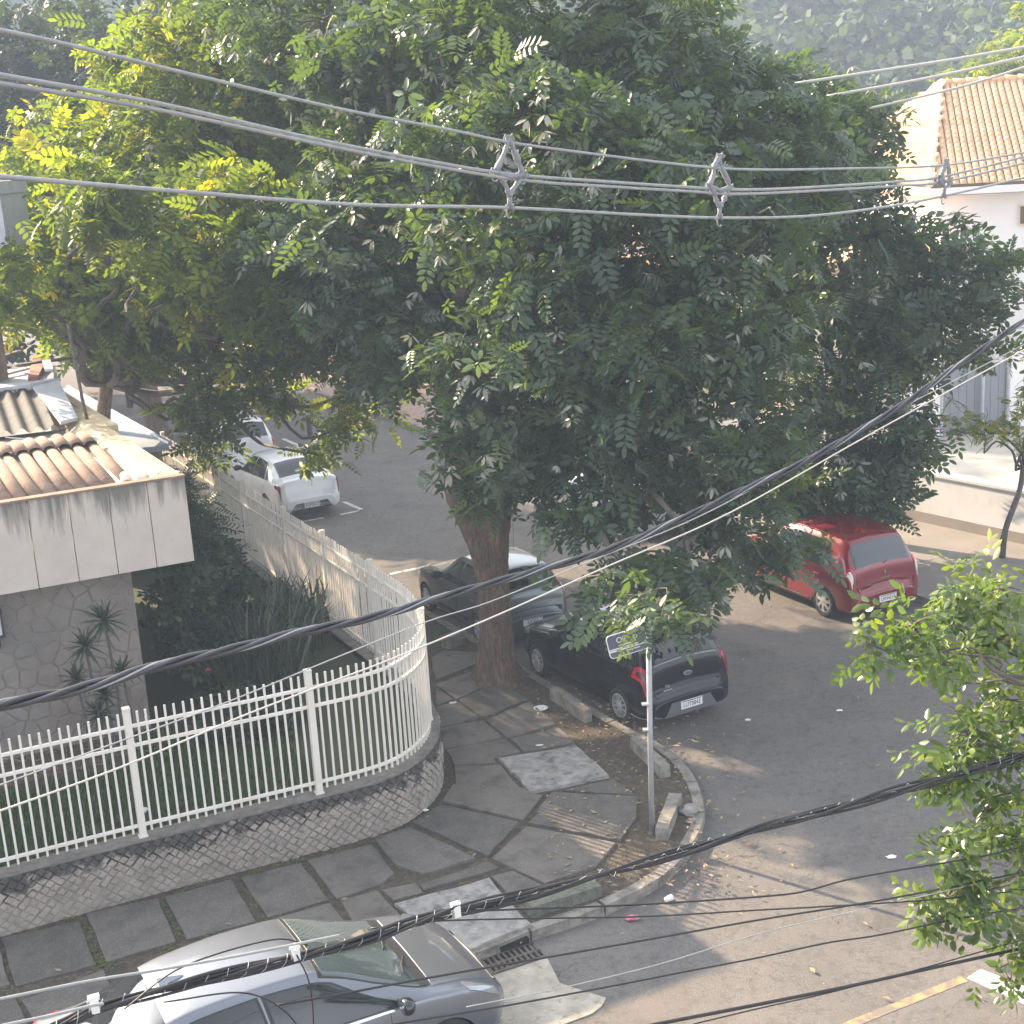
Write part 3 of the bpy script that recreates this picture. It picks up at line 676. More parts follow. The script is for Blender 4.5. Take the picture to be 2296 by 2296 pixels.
ang = rng.random(n)*6.28; R = np.zeros((n, 3, 3)); R[:, 0, 0] = np.cos(ang); R[:, 0, 1] = -np.sin(ang); R[:, 1, 0] = np.sin(ang); R[:, 1, 1] = np.cos(ang); R[:, 2, 2] = 1
V, F, t = stamp(T, TF, bp, R, rng.uniform(.7, 1.5, n), rng.random(n)*.8)
tag(obj('lawn_grass', fast_mesh('lawn_grass', V, F, tint=t), 'grass_blade'), 'dark shaded lawn behind the white fence', 'grass', kind='stuff')
g = MB(); P = [HB+HD*-8+HN*.02, HB+HD*.3+HN*.02, HB+HD*.2+HN*.55, HB+HD*-1.2+HN*.95, HB+HD*-8+HN*1.2]
g.prism([tuple(p) for p in P], .7, .775); tag(g.build('flower_bed', 'soil'), kind='structure')
# litter of bark and twigs on the bed
g = MB()
for k in range(160):
    p = HB+HD*random.uniform(-5, .2)+HN*random.uniform(.1, 1.0); a = random.random()*3.14; l = random.uniform(.04, .2)
    g.tube([(p[0], p[1], .785), (p[0]+l*math.cos(a), p[1]+l*math.sin(a), .79)], .006, 4)
tag(obj('bed_litter', g.mesh('bed_litter'), 'dry_leaf'), 'twigs and dead leaves on the soil bed by the house wall', 'plant litter', kind='stuff')
# dracaena rosettes in front of the house wall
def rosette(c, r, base, name_label, nl=42):
    t = thing('dracaena', name_label, 'plant', (c[0]+.05, c[1]-.05, .74), group='spiky dracaena rosettes before the stone wall')
    g = MB(); g.tube([(c[0]+.05, c[1]-.05, .7), (c[0]+.06, c[1]-.02, (.7+c[2])/2), (c[0], c[1], c[2])], (.022, .02, .018), 6); g.build('stem', 'wood_dark', t)
    V, F = [], []
    for k in range(nl):
        a = k*2.39996; el = 1.35-2.0*(k/nl)+random.uniform(-.15, .15); d = np.array((math.cos(a)*math.cos(el), math.sin(a)*math.cos(el), math.sin(el)))
        sdv = np.array((-math.sin(a), math.cos(a), 0)); L = r*random.uniform(.75, 1.1); o = len(V); wv = .021*r/.35
        for q, (u, ww) in enumerate(((0, .6), (.3, 1), (.65, .75), (1, .06))):
            p = np.array(c)+d*L*u+np.array((0, 0, -.22*L*u*u)); V += [p-sdv*wv*ww, p+sdv*wv*ww]
        F += [(o+2*q, o+2*q+1, o+2*q+3, o+2*q+2) for q in range(3)]
    tag(obj('leaves', fast_mesh('leaves', V, F), 'spiky', t), kind='stuff')
for c, r, l in (((-5.76, 18.64, 2.76), .42, 'tallest dracaena rosette, highest against the stone house wall'), ((-6.03, 18.51, 2.45), .36, 'dracaena rosette left of and just below the tallest one'), ((-6.19, 18.43, 1.99), .33, 'dracaena rosette crossed by the thick twisted cable, left of two'),
                ((-5.63, 18.7, 1.98), .3, 'dracaena rosette just above the twisted cable near the wall corner'), ((-5.88, 18.58, 1.69), .33, 'dracaena rosette just under the twisted cable'), ((-5.98, 18.53, 1.42), .34, 'lowest dracaena rosette, just behind the top rail of the fence')):
    rosette(c, r, .74, l)
# tall sword leaves clump beside the house corner
def sword_clump(name, label, spots, h):
    t = thing(name, label, 'plant', (spots[0][0], spots[0][1], .74)); V, F = [], []
    for (x, y) in spots:
        for k in range(13):
            a = random.random()*6.28; lean = abs(random.gauss(.12, .22)); L = h*random.uniform(.55, 1.15); wv = random.uniform(.012, .026); d = np.array((math.cos(a)*lean, math.sin(a)*lean, 1)); d /= np.linalg.norm(d)
            sdv = np.array((-math.sin(a+.6), math.cos(a+.6), 0)); b = np.array((x+random.gauss(0, .09), y+random.gauss(0, .09), .72)); o = len(V)
            for u, ww in ((0, .7), (.4, 1), (.75, .8), (1, .05)): p = b+d*L*u+np.array((math.cos(a), math.sin(a), -.35))*L*.22*u**3; V += [p-sdv*wv*ww, p+sdv*wv*ww]
            F += [(o+2*q, o+2*q+1, o+2*q+3, o+2*q+2) for q in range(3)]
    tag(obj('sword_leaves', fast_mesh('sword_leaves', V, F), 'spiky', t), kind='stuff')
sword_clump('sword_plant', 'tall clump of dark upright sword leaves between the house corner and the fence', [(random.uniform(-4.75, -3.55), random.uniform(20.2, 22.4)) for k in range(30)], 1.5)
sword_clump('sword_plant', 'lower clump of sword leaves near the far fence, behind the tall clump', [(random.uniform(-4.5, -3.4), random.uniform(22.2, 24.0)) for k in range(16)], 1.2)
# dense hedge shrub against the house side
def shrub(name, label, lobes, n_per, mat, tmpl, sc, trunk_at):
    t = thing(name, label, 'shrub', trunk_at); P, Nn = lobe_points(lobes, n_per, .4, .22, 1.); n = len(P)
    ok = P[:, 2] > .72; P = P[ok]; n = len(P)
    V, F, tt = stamp(tmpl[0], tmpl[1], P, rotmats(n, .5, .3), rng.uniform(.7, 1.2, n)*sc, rng.random(n))
    tag(obj('foliage', fast_mesh('foliage', V, F, tint=tt), mat, t), kind='stuff')
    g = MB()
    for (x, y, z, r) in lobes: g.tube([trunk_at, ((trunk_at[0]+x)/2, (trunk_at[1]+y)/2, z*.6), (x, y, z)], (.03, .02, .008), 5)
    g.build('stem', 'twig', t)
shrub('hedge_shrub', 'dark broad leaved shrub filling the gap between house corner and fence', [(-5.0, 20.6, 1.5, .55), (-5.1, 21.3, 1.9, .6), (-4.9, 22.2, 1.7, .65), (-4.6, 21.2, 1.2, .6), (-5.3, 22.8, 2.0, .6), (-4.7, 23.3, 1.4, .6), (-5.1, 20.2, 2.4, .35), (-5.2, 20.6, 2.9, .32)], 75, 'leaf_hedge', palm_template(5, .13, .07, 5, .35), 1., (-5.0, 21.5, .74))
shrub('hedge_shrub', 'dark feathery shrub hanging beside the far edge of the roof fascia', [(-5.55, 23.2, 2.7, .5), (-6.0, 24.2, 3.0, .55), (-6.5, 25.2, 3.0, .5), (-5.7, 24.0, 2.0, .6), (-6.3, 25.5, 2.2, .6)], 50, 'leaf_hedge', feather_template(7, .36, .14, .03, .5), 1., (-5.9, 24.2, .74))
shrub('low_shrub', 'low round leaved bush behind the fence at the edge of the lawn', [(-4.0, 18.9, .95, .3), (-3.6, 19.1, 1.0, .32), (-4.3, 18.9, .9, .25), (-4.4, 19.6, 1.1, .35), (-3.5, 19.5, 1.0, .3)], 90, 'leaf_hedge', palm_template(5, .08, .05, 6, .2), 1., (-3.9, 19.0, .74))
for c, l in (((-4.72, 20.0, 1.42), 'pink red flower head among the sword leaves, larger one'), ((-4.98, 20.05, 1.5), 'small faded pink flower head left of the larger one')):
    t = thing('geranium', l, 'flower', (c[0], c[1], .74)); g = MB(); g.tube([(c[0], c[1], .74), c], .005, 5); g.build('stem', 'twig', t)
    V, F = palm_template(11, .03, .024, 9, -.2); V2, F2 = palm_template(8, .028, .02, 4, -1.); V = np.concatenate([V, V2]); F = np.concatenate([F, F2+66])
    obj('petals', fast_mesh('petals', V+np.array(c), F), 'flower_pink', t)
for c, l in (((-5.0, 16.75, .8), 'pale flat stone lying on the lawn behind the fence'),):
    t = thing('garden_stone', l, 'stone', c); g = MB(); g.lathe([(.075, .745), (.085, .77), (.05, .79)], 12); g.v = [(v[0]+c[0], v[1]*.7+c[1], v[2]) for v in g.v]; g.build('stone', 'clip_grey', t, True)

# ---------------------------------------------------------------- the house on the corner
ht = thing('corner_house', 'single storey house with concrete roof fascia, clay tiles and crazy paved stone wall', 'house', (HB[0], HB[1], .74))
HA = np.array((math.cos(rad(117.2)), math.sin(rad(117.2))))
def HP(t, d): p = HB+HD*t+HN*d; return (float(p[0]), float(p[1]))       # t along the front (0 at the right corner), d out from it
# wall cores
def wallbox(name, a, b, th, z0, z1, mat):
    a, b = np.array(a), np.array(b); d = (b-a)/np.linalg.norm(b-a); n = np.array((-d[1], d[0]))*th; g = MB(); g.prism([tuple(a), tuple(b), tuple(b+n), tuple(a+n)], z0, z1); return g.build(name, mat, ht)
back = HB+HA*9.5
wallbox('wall', HP(-9, 0), HP(0, 0), .22, .5, 3.35, 'facing_mortar')
wallbox('wall', tuple(HB+HD*-.0), tuple(back), .22, .5, 3.35, 'facing_mortar')
# crazy paving stones on the front wall
pts = []
for i in range(17):
    for j in range(11): pts.append((-4.35+i*.27+random.uniform(-.1, .1)+(.13 if j % 2 else 0), .62+j*.255+random.uniform(-.09, .09)))
bound = [(-4.3, .72), (-.012, .72), (-.012, 3.36), (-4.3, 3.36)]
for c in voronoi(pts, bound):
    if len(c) < 3: continue
    cx = sum(p[0] for p in c)/len(c); cz = sum(p[1] for p in c)/len(c); pr = random.uniform(.012, .024); V = []
    if max(p[0] for p in c)-min(p[0] for p in c) < .03: continue
    gap = random.uniform(.014, .022)
    for off, sh in ((-.003, gap*.6), (pr*.8, gap), (pr, gap+.014)):
        for (a, z) in c:
            l = math.hypot(a-cx, z-cz)+1e-6; k = max(.2, 1-sh/l); p = HP(cx+(a-cx)*k, off); V.append((p[0], p[1], cz+(z-cz)*k))
    n = len(c); F = [(k*n+j, k*n+(j+1) % n, (k+1)*n+(j+1) % n, (k+1)*n+j) for k in range(2) for j in range(n)]+[tuple(range(2*n, 3*n))]
    g = MB(); g.add(V, F); g.build('facing_stone', 'facing_stone', ht)
# concrete eaves box: soffit, fascia panels, parapet rim
ZF0, ZF1 = 3.37, 4.6
g = MB(); g.prism([HP(-9, .5), HP(.72, .5), tuple(HB+HD*.72+HA*9.5), tuple(HB+HD*-9+HA*9.5)], 3.36, 3.5); g.build('roof_slab', 'fascia', ht)
tj = .8
k = 0
while tj > -6.5:
    wdt = .535; g = MB(); lean = .03
    a, b = tj-wdt+.006, tj-.006
    q = lambda t, d, z: (*HP(t, d), z)
    V = [q(a, .56, ZF0), q(b, .56, ZF0), q(b, .64, ZF0), q(a, .64, ZF0), q(a, .56, ZF1), q(b, .56, ZF1), q(b, .635, ZF1), q(a, .635, ZF1)]
    g.add(V, [(3, 2, 1, 0), (4, 5, 6, 7), (0, 1, 5, 4), (1, 2, 6, 5), (2, 3, 7, 6), (3, 0, 4, 7)]); g.build('fascia_panel', 'fascia', ht); tj -= wdt; k += 1
g = MB(); g.prism([HP(-9, .50), HP(.80, .50), HP(.80, .66), HP(-9, .66)], ZF1+.002, ZF1+.03); g.build('fascia_cap', 'clay_tile', ht)
# right hand parapet along the street side (broad sloped rim) and its side face
pA = np.array(HP(.8, .6)); pB = pA+HA*9.2; n_in = -np.array((HD[0], HD[1]))
g = MB(); g.prism([tuple(pA), tuple(pB), tuple(pB+n_in*.06), tuple(pA+n_in*.06)], 3.4, 4.56); g.build('side_fascia', 'fascia', ht)
def sheet(P, th, mat, name, smooth=False):
    P = [Vector(p) for p in P]; nrm = (P[1]-P[0]).cross(P[2]-P[0]).normalized()
    if nrm.z < 0: nrm = -nrm
    g = MB(); g.add([p for p in P]+[p-nrm*th for p in P], [(0, 1, 2, 3), (7, 6, 5, 4)]+[(i, (i+1) % 4, 4+(i+1) % 4, 4+i) for i in range(4)]); return g.build(name, mat, ht)
in1 = lambda s, o, z: (*(pA+HA*s+n_in*o), z)
sheet([in1(.02, .0, 4.60), in1(9.2, .0, 4.60), in1(9.2, .30, 4.64), in1(.02, .30, 4.64)], .08, 'parapet', 'parapet_rim')
sheet([in1(.1, .30, 4.635), in1(9.0, .30, 4.635), in1(9.0, .58, 4.45), in1(.1, .58, 4.45)], .06, 'parapet', 'gutter_slope')
# whitewashed flashing between gutter and tiles
wsP = [in1(.1, .60, 4.5), in1(3.3, .60, 4.62), in1(3.3, .82, 4.66), in1(.1, .9, 4.54)]; sheet(wsP, .05, 'whitewash', 'mortar_flashing')
g = MB(); g.tube([in1(3.25, .5, 4.66), in1(3.3, .9, 4.7), in1(3.45, 1.5, 4.72), in1(3.5, 2.2, 4.7)], .07, 8); g.build('mortar_ridge', 'whitewash', ht, True)
g = MB(); g.tube(smooth_path([in1(.15, .62, 4.6), in1(.1, .42, 4.62), in1(.35, .25, 4.67), in1(.2, .12, 4.66), in1(.1, .03, 4.65)], 4), .012, 6); g.build('loose_wire', 'whitewash', ht)
g = MB(); g.tube(smooth_path([in1(5.0, .5, 4.62), in1(4.6, .8, 4.55), in1(4.3, 1.2, 4.62), in1(4.5, 1.7, 4.7)], 4), .012, 6); g.build('loose_wire', 'flashing', ht)
# clay tiles: rolls of barrel tiles running up the slope
def barrel(r, L):
    g = MB(); V, F = [], []; nsg = 7; ex = .014
    for (y, rr) in ((0, r*1.06), (L*.5, r), (L, r*.9)):
        for layer in (0, 1):
            for k in range(nsg+1):
                a = math.pi*k/nsg; q = rr-layer*ex; V.append((q*math.cos(a), y, q*math.sin(a)*.62))
    st = 2*(nsg+1)
    for i in range(2):
        for k in range(nsg):
            F.append((i*st+k, i*st+k+1, (i+1)*st+k+1, (i+1)*st+k)); F.append((i*st+nsg+1+k+1, i*st+nsg+1+k, (i+1)*st+nsg+1+k, (i+1)*st+nsg+1+k+1))
    for i in (0, 2):
        for k in range(nsg): F.append((i*st+k, i*st+nsg+1+k, i*st+nsg+1+k+1, i*st+k+1))
    g.add(V, F); return g.mesh('roof_tile', True)
tiles_ = (barrel(.094, 2.6), barrel(.098, .62))
ang = math.atan2(HA[1], HA[0])-math.pi/2
base = np.array((-5.35, 19.37)); slope = rad(4.5)
sheet([(*(base-HD*7+HA*.0), 4.47), (*(base+HD*.1), 4.47), (*(base+HD*.1+HA*3.05), 4.7), (*(base-HD*7+HA*3.05), 4.7)], .05, 'dark_gutter', 'tile_bed')
for c in range(30):
    for r in range(2):
        p = base-HD*(.02+.205*c)+HA*((.02, 2.42)[r]+random.uniform(-.03, .03))
        o = obj('roof_tile', tiles_[r], 'clay_tile', ht); z = 4.495+(0, 2.42)[r]*math.tan(slope)+.03*r
        o.location = (p[0]+random.uniform(-.01, .01), p[1], z); o.rotation_euler = (slope-.005+random.uniform(-.008, .008)+.03*r, random.uniform(-.03, .03), ang+random.uniform(-.012, .012)); o.matrix_parent_inverse = Matrix.Translation(-Vector(ht['world_parts']))
for p in ((-5.42, 19.44), (-5.2, 19.52)):
    g = MB(); g.tube([(p[0], p[1], 4.56), (p[0]-.07, p[1]+.16, 4.6)], (.085, .06), 9); g.build('mortar_plug', 'whitewash', ht, True)
# dark gutter behind and the corrugated fibre cement roof beyond
sheet([(-12, 20.4, 4.5), (-6.35, 22.5, 4.5), (-7.5, 24.2, 4.5), (-13.0, 22.0, 4.5)], .05, 'dark_gutter', 'valley_gutter')
def corrugated(A, B, C, D_, n, amp, mat, name):
    A, B, C, D_ = (np.array(p, float) for p in (A, B, C, D_)); V = []; m_ = n*6
    for v in range(5):
        for u in range(m_+1):
            a, b = u/m_, v/4; p = (A*(1-a)+B*a)*(1-b)+(D_*(1-a)+C*a)*b; p = p+np.array((0, 0, amp*math.cos(2*math.pi*u/6))); V.append(p)
    g = MB(); g.add(V, [(v*(m_+1)+u, v*(m_+1)+u+1, (v+1)*(m_+1)+u+1, (v+1)*(m_+1)+u) for v in range(4) for u in range(m_)]); return g.build(name, mat, ht, True)
corrugated((-12.6, 21.6, 4.62), (-7.72, 23.72, 4.62), (-8.85, 26.5, 4.9), (-13.8, 24.4, 4.9), 20, .05, 'dark_sheet', 'corrugated_sheet')
sheet([(-7.62, 23.78, 4.7), (-7.42, 24.1, 4.7), (-8.55, 26.9, 4.98), (-8.95, 26.5, 4.98)], .06, 'flashing', 'ridge_flashing')
sheet([(-8.5, 26.9, 5.0), (-8.9, 26.3, 5.0), (-14, 24.1, 5.0), (-14, 24.9, 5.0)], .06, 'flashing', 'ridge_flashing')
sheet([(-8.6, 27.0, 4.9), (-14, 24.9, 4.9), (-15, 29, 4.8), (-9.6, 30.2, 4.8)], .06, 'flashing', 'back_roof')
g = MB(); g.tube([(-7.3, 24.3, 4.4), (-7.34, 24.25, 5.0), (-7.42, 24.3, 6.3)], .03, 7); g.build('vent_pipe', 'iron', ht)
g = MB(); g.prism([(-9.28, 27.35), (-9.1, 27.42), (-9.95, 30.9), (-10.25, 30.8)], 4.86, 4.98); g.build('red_ridge_strip', 'rust_red', ht)
for k, (x, y, r) in enumerate(((-9.9, 28.9, .1), (-9.5, 29.6, -.5), (-9.2, 28.4, .8), (-10.6, 29.8, .3))):
    g = MB(); g.box((x, y, 4.93+.06*k), (1.5, .16, .05), rz=r+1.1); g.build('loose_plank', 'wood_dark' if k % 2 else 'flashing', ht)
wallbox('back_parapet', (-6.6, 23.6), (-9.2, 28.6), .18, 3.4, 4.62, 'parapet')
# wall lantern on the front wall
lt = thing('wall_lantern', 'black framed square lantern on the stone wall at the left edge', 'lamp', (*HP(-1.85, .02), 2.4))
lc = np.array(HP(-1.93, .13))
R_ = Matrix.Rotation(rad(25.2), 3, 'Z')
for sx, sy in ((-1, -1), (1, -1), (1, 1), (-1, 1)):
    v = R_ @ Vector((sx*.085, sy*.085, 0)); g = MB(); g.box((lc[0]+v.x, lc[1]+v.y, 2.82), (.02, .02, .34), R=R_); g.build('frame_bar', 'lamp_frame', lt)
for z, ww in ((2.65, .2), (2.99, .2), (3.03, .15)):
    g = MB(); g.box((lc[0], lc[1], z), (ww, ww, .03), R=R_); g.build('frame_plate', 'lamp_frame', lt)
g = MB(); g.box((lc[0], lc[1], 2.82), (.13, .13, .3), R=R_); g.build('pane', 'lamp_glass', lt)
g = MB(); g.tube([(lc[0], lc[1], 2.63), (lc[0], lc[1], 2.52), (*HP(-1.93, .03), 2.45)], .03, 8); g.build('bracket', 'lamp_frame', lt)
# neighbour's metal roof edge along the pavement beyond
nb = thing('neighbour_shed', 'low building beyond the house with long blue grey metal roof edge', 'building', (-9.5, 32.5, 0))
g = MB(); g.prism([(-7.4, 29.3), (-12.1, 38.0), (-14, 37), (-9.4, 28.3)], 0, 2.95); g.build('wall', 'facing_mortar', nb)
g = MB(); g.prism([(-7.15, 29.2), (-11.9, 38.1), (-12.5, 37.8), (-7.8, 28.95)], 3.0, 3.12); g.build('metal_roof', 'blue_grey_metal', nb)
g = MB(); g.tube([(-7.12, 29.2, 3.14), (-11.88, 38.1, 3.14)], .05, 8); g.build('gutter', 'blue_grey_metal', nb)
g = MB(); g.prism([(-7.8, 28.95), (-12.5, 37.8), (-13.4, 37.3), (-8.7, 28.5)], 3.0, 3.07); g.build('metal_roof', 'flashing', nb)
# tall pale box at the left edge, high up
tk = thing('roof_tank', 'pale blue grey water tank housing with a lighter lid at the left edge', 'tank', (-9.9, 27.6, 4))
g = MB(); g.box((-10.05, 27.8, 8.0), (1.7, 1.5, 1.0)); g.build('tank_wall', 'flashing', tk)
g = MB(); g.box((-10.07, 27.8, 8.6), (1.78, 1.6, .24)); g.build('lid', 'flashing', tk)
g = MB(); g.box((-10.3, 27.9, 5.9), (.6, .9, 2.6)); g.build('tower', 'facing_mortar', tk)

# ---------------------------------------------------------------- street name sign
sg = thing('street_sign', 'tilted dark blue street name plate on a grey pole at the corner', 'sign', (1.56, 16.5, .12))
top = Vector((1.62, 16.62, 2.95)); g = MB(); g.tube([(1.56, 16.5, .1), (1.585, 16.56, 1.5), top], .035, 12); g.build('pole', 'galvanised', sg, True)
g = MB(); g.lathe([(.07, .12), (.06, .15), (.036, .17)], 12); g.v = [(v[0]+1.56, v[1]+16.5, v[2]) for v in g.v]; g.build('pole_base', 'iron', sg)

R_ = Matrix.Rotation(rad(14), 3, 'Z') @ Matrix.Rotation(rad(-9), 3, 'Y') @ Matrix.Rotation(rad(-8), 3, 'X')
pc = top+R_ @ Vector((-.33, -.03, -.14))
def rounded(wx, wz, r, n=5):
    P = []
    for cx, cz, a0 in ((wx/2-r, wz/2-r, 0), (-wx/2+r, wz/2-r, 90), (-wx/2+r, -wz/2+r, 180), (wx/2-r, -wz/2+r, 270)):
        for k in range(n+1): a = rad(a0+90*k/n); P.append((cx+r*math.cos(a), cz+r*math.sin(a)))
    return P
def plate(P, y0, y1, name, mat, par):
    n = len(P); V = [pc+R_ @ Vector((x, y0, z)) for x, z in P]+[pc+R_ @ Vector((x, y1, z)) for x, z in P]
    g = MB(); g.add(V, [tuple(range(n)), tuple(range(2*n-1, n-1, -1))]+[(i, (i+1) % n, n+(i+1) % n, n+i) for i in range(n)]); return g.build(name, mat, par)
plate(rounded(.52, .3, .05), -.004, .004, 'name_plate', 'sign_white', sg)
plate(rounded(.5, .28, .045), -.0065, -.0045, 'blue_field', 'sign_blue', sg)
plate([(-.25, -.07), (.25, -.07), (.25, -.052), (-.25, -.052)], -.009, -.0068, 'white_band', 'sign_white', sg)
plate([(-.25, -.045), (.25, -.045), (.25, -.032), (-.25, -.032)], -.009, -.0068, 'white_band', 'sign_white', sg)
plate([(-.12, .0), (-.06, .0), (-.06, -.015), (-.12, -.015)], -.009, -.0068, 'small_lettering', 'sign_white', sg); plate([(-.05, .0), (.06, .0), (.06, -.014), (-.05, -.014)], -.009, -.0068, 'small_lettering', 'sign_white', sg)
plate([(-.0, -.088), (.05, -.088), (.05, -.1), (.0, -.1)], -.009, -.0068, 'small_lettering', 'sign_white', sg); plate([(.06, -.088), (.2, -.088), (.2, -.1), (.06, -.1)], -.009, -.0068, 'small_lettering', 'sign_white', sg)
for tx, x, z, sz in (('Oli', -.075, .06, .1), ('o', .12, .06, .1)):
    me = text_mesh(tx, sz); Mx = Matrix.Translation(pc) @ R_.to_4x4() @ Matrix.Translation((x, -.0085, z)) @ Matrix.Rotation(rad(90), 4, 'X'); me.transform(Mx); obj('lettering', me, 'sign_white', sg)
g = MB(); v = pc+R_ @ Vector((.245, -.01, -.06)); g.box(v, (.07, .03, .05), R=R_); g.build('bracket', 'galvanised', sg)
g = MB(); g.tube([pc+R_ @ Vector((.25, 0, -.08)), top+Vector((0, 0, -.42))], .008, 6); g.build('brace', 'galvanised', sg)
for z in (1.9, 1.55):
    g = MB(); g.box((1.54, 16.57, z), (.09, .08, .02)); g.build('band', 'galvanised', sg)

# ---------------------------------------------------------------- litter
def disc(name, label, cat, c, r, h, mat):
    t = thing(name, label, cat, c); g = MB(); g.lathe([(r*.6, 0), (r*.75, h*.2), (r, h), (r*.97, h), (r*.72, h*.35), (.01, h*.3)], 28); g.v = [(v[0]+c[0], v[1]+c[1], v[2]+c[2]) for v in g.v]; g.build('rim', mat, t, True)
disc('paper_plate', 'round white plate lying on the soil near the tree foot', 'plate', (.27, 20.82, .14), .115, .02, 'clip_grey')
def scrap(name, label, c, sz, mat, cat='litter'):
    t = thing(name, label, cat, c); bm = bmesh.new(); bmesh.ops.create_icosphere(bm, subdivisions=2, radius=1)
    for v in bm.verts: v.co = Vector((v.co.x*sz[0], v.co.y*sz[1], max(-.2, v.co.z)*sz[2]))*random.uniform(.7, 1.2)+Vector(c)
    me = bpy.data.meshes.new('crumpled_sheet'); bm.to_mesh(me); bm.free(); obj('crumpled_sheet', me, mat, t)
scrap('litter_bag', 'crumpled pink and white plastic bag on the road by the mossy block', (1.12, 14.66, .03), (.085, .05, .05), 'pink')
scrap('paper_scrap', 'white scrap on the soil joint right at the curved wall', (-1.42, 17.5, .15), (.045, .025, .02), 'paper')
scrap('paper_scrap', 'white scrap on the slab near the fence bend', (-1.14, 21.23, .165), (.07, .03, .02), 'paper')
scrap('paper_scrap', 'small white strip on the slab above the mottled concrete', (.2, 19.38, .165), (.06, .022, .012), 'paper')
scrap('paper_scrap', 'pale crumpled sheet on the shaded road left of the leafy tree', (4.45, 15.75, .012), (.07, .04, .02), 'paper')
scrap('paper_scrap', 'white scrap on the road behind the black hatchback', (3.45, 20.2, .012), (.05, .03, .02), 'paper')
scrap('paper_scrap', 'white flat scrap on the road right of the black hatchback', (4.92, 20.35, .012), (.055, .03, .015), 'paper')
scrap('paper_scrap', 'small white scrap on the road in front of the green hatchback', (-1.9, 29.6, .012), (.06, .04, .02), 'paper')
ct = thing('paper_cup', 'white paper cup lying on the road past the kerb', 'cup', (1.6, 15.0, .03)); g = MB(); g.lathe([(.03, 0), (.04, .1), (.037, .1), (.028, .005)], 14)
Rm = Matrix.Rotation(rad(90), 3, 'Y'); g.v = [tuple(Matrix.Rotation(.6, 3, 'Z') @ (Rm @ Vector(v))+Vector((1.55, 15.0, .042))) for v in g.v]; g.build('cup_wall', 'paper', ct, True)
for x, y, l in ((-6.4, 44.9, 'short dark bollard on the far lit pavement, nearer one'), (-11.5, 52.6, 'short dark bollard on the far lit pavement, farther one')):
    t = thing('bollard', l, 'bollard', (x, y, 0)); g = MB(); g.lathe([(.12, 0), (.12, .05), (.085, .06), (.085, .62), (.1, .64), (.08, .72), (.02, .75)], 12); g.v = [(v[0]+x, v[1]+y, v[2]) for v in g.v]; g.build('post', 'iron', t)
t = thing('street_post', 'thin grey post on the pavement in front of the white sedan', 'post', (-8.0, 38.2, .12)); g = MB(); g.tube([(-8.0, 38.2, .1), (-8.02, 38.2, 1.7)], .045, 8); g.build('post', 'post_grey', t)
g = MB(); g.lathe([(.09, .12), (.05, .16)], 8); g.v = [(v[0]-8.0, v[1]+38.2, v[2]) for v in g.v]; g.build('base', 'post_grey', t)
scrap('orange_bag', 'small orange bag hanging at the end of the white fence', (-7.5, 33.05, 1.75), (.13, .1, .28), 'orange', 'bag')
for k, x in enumerate((-25.0, -24.45)):
    t = thing('barrel', ('yellow barrel on the far road at the left edge, left one', 'yellow barrel on the far road at the left edge, right one')[k], 'barrel', (x, 71.3, 0)); g = MB(); g.lathe([(.2, 0), (.24, .05), (.24, .5), (.2, .55)], 14); g.v = [(v[0]+x, v[1]+71.3, v[2]) for v in g.v]; g.build('drum', 'yellow_plastic', t, True)

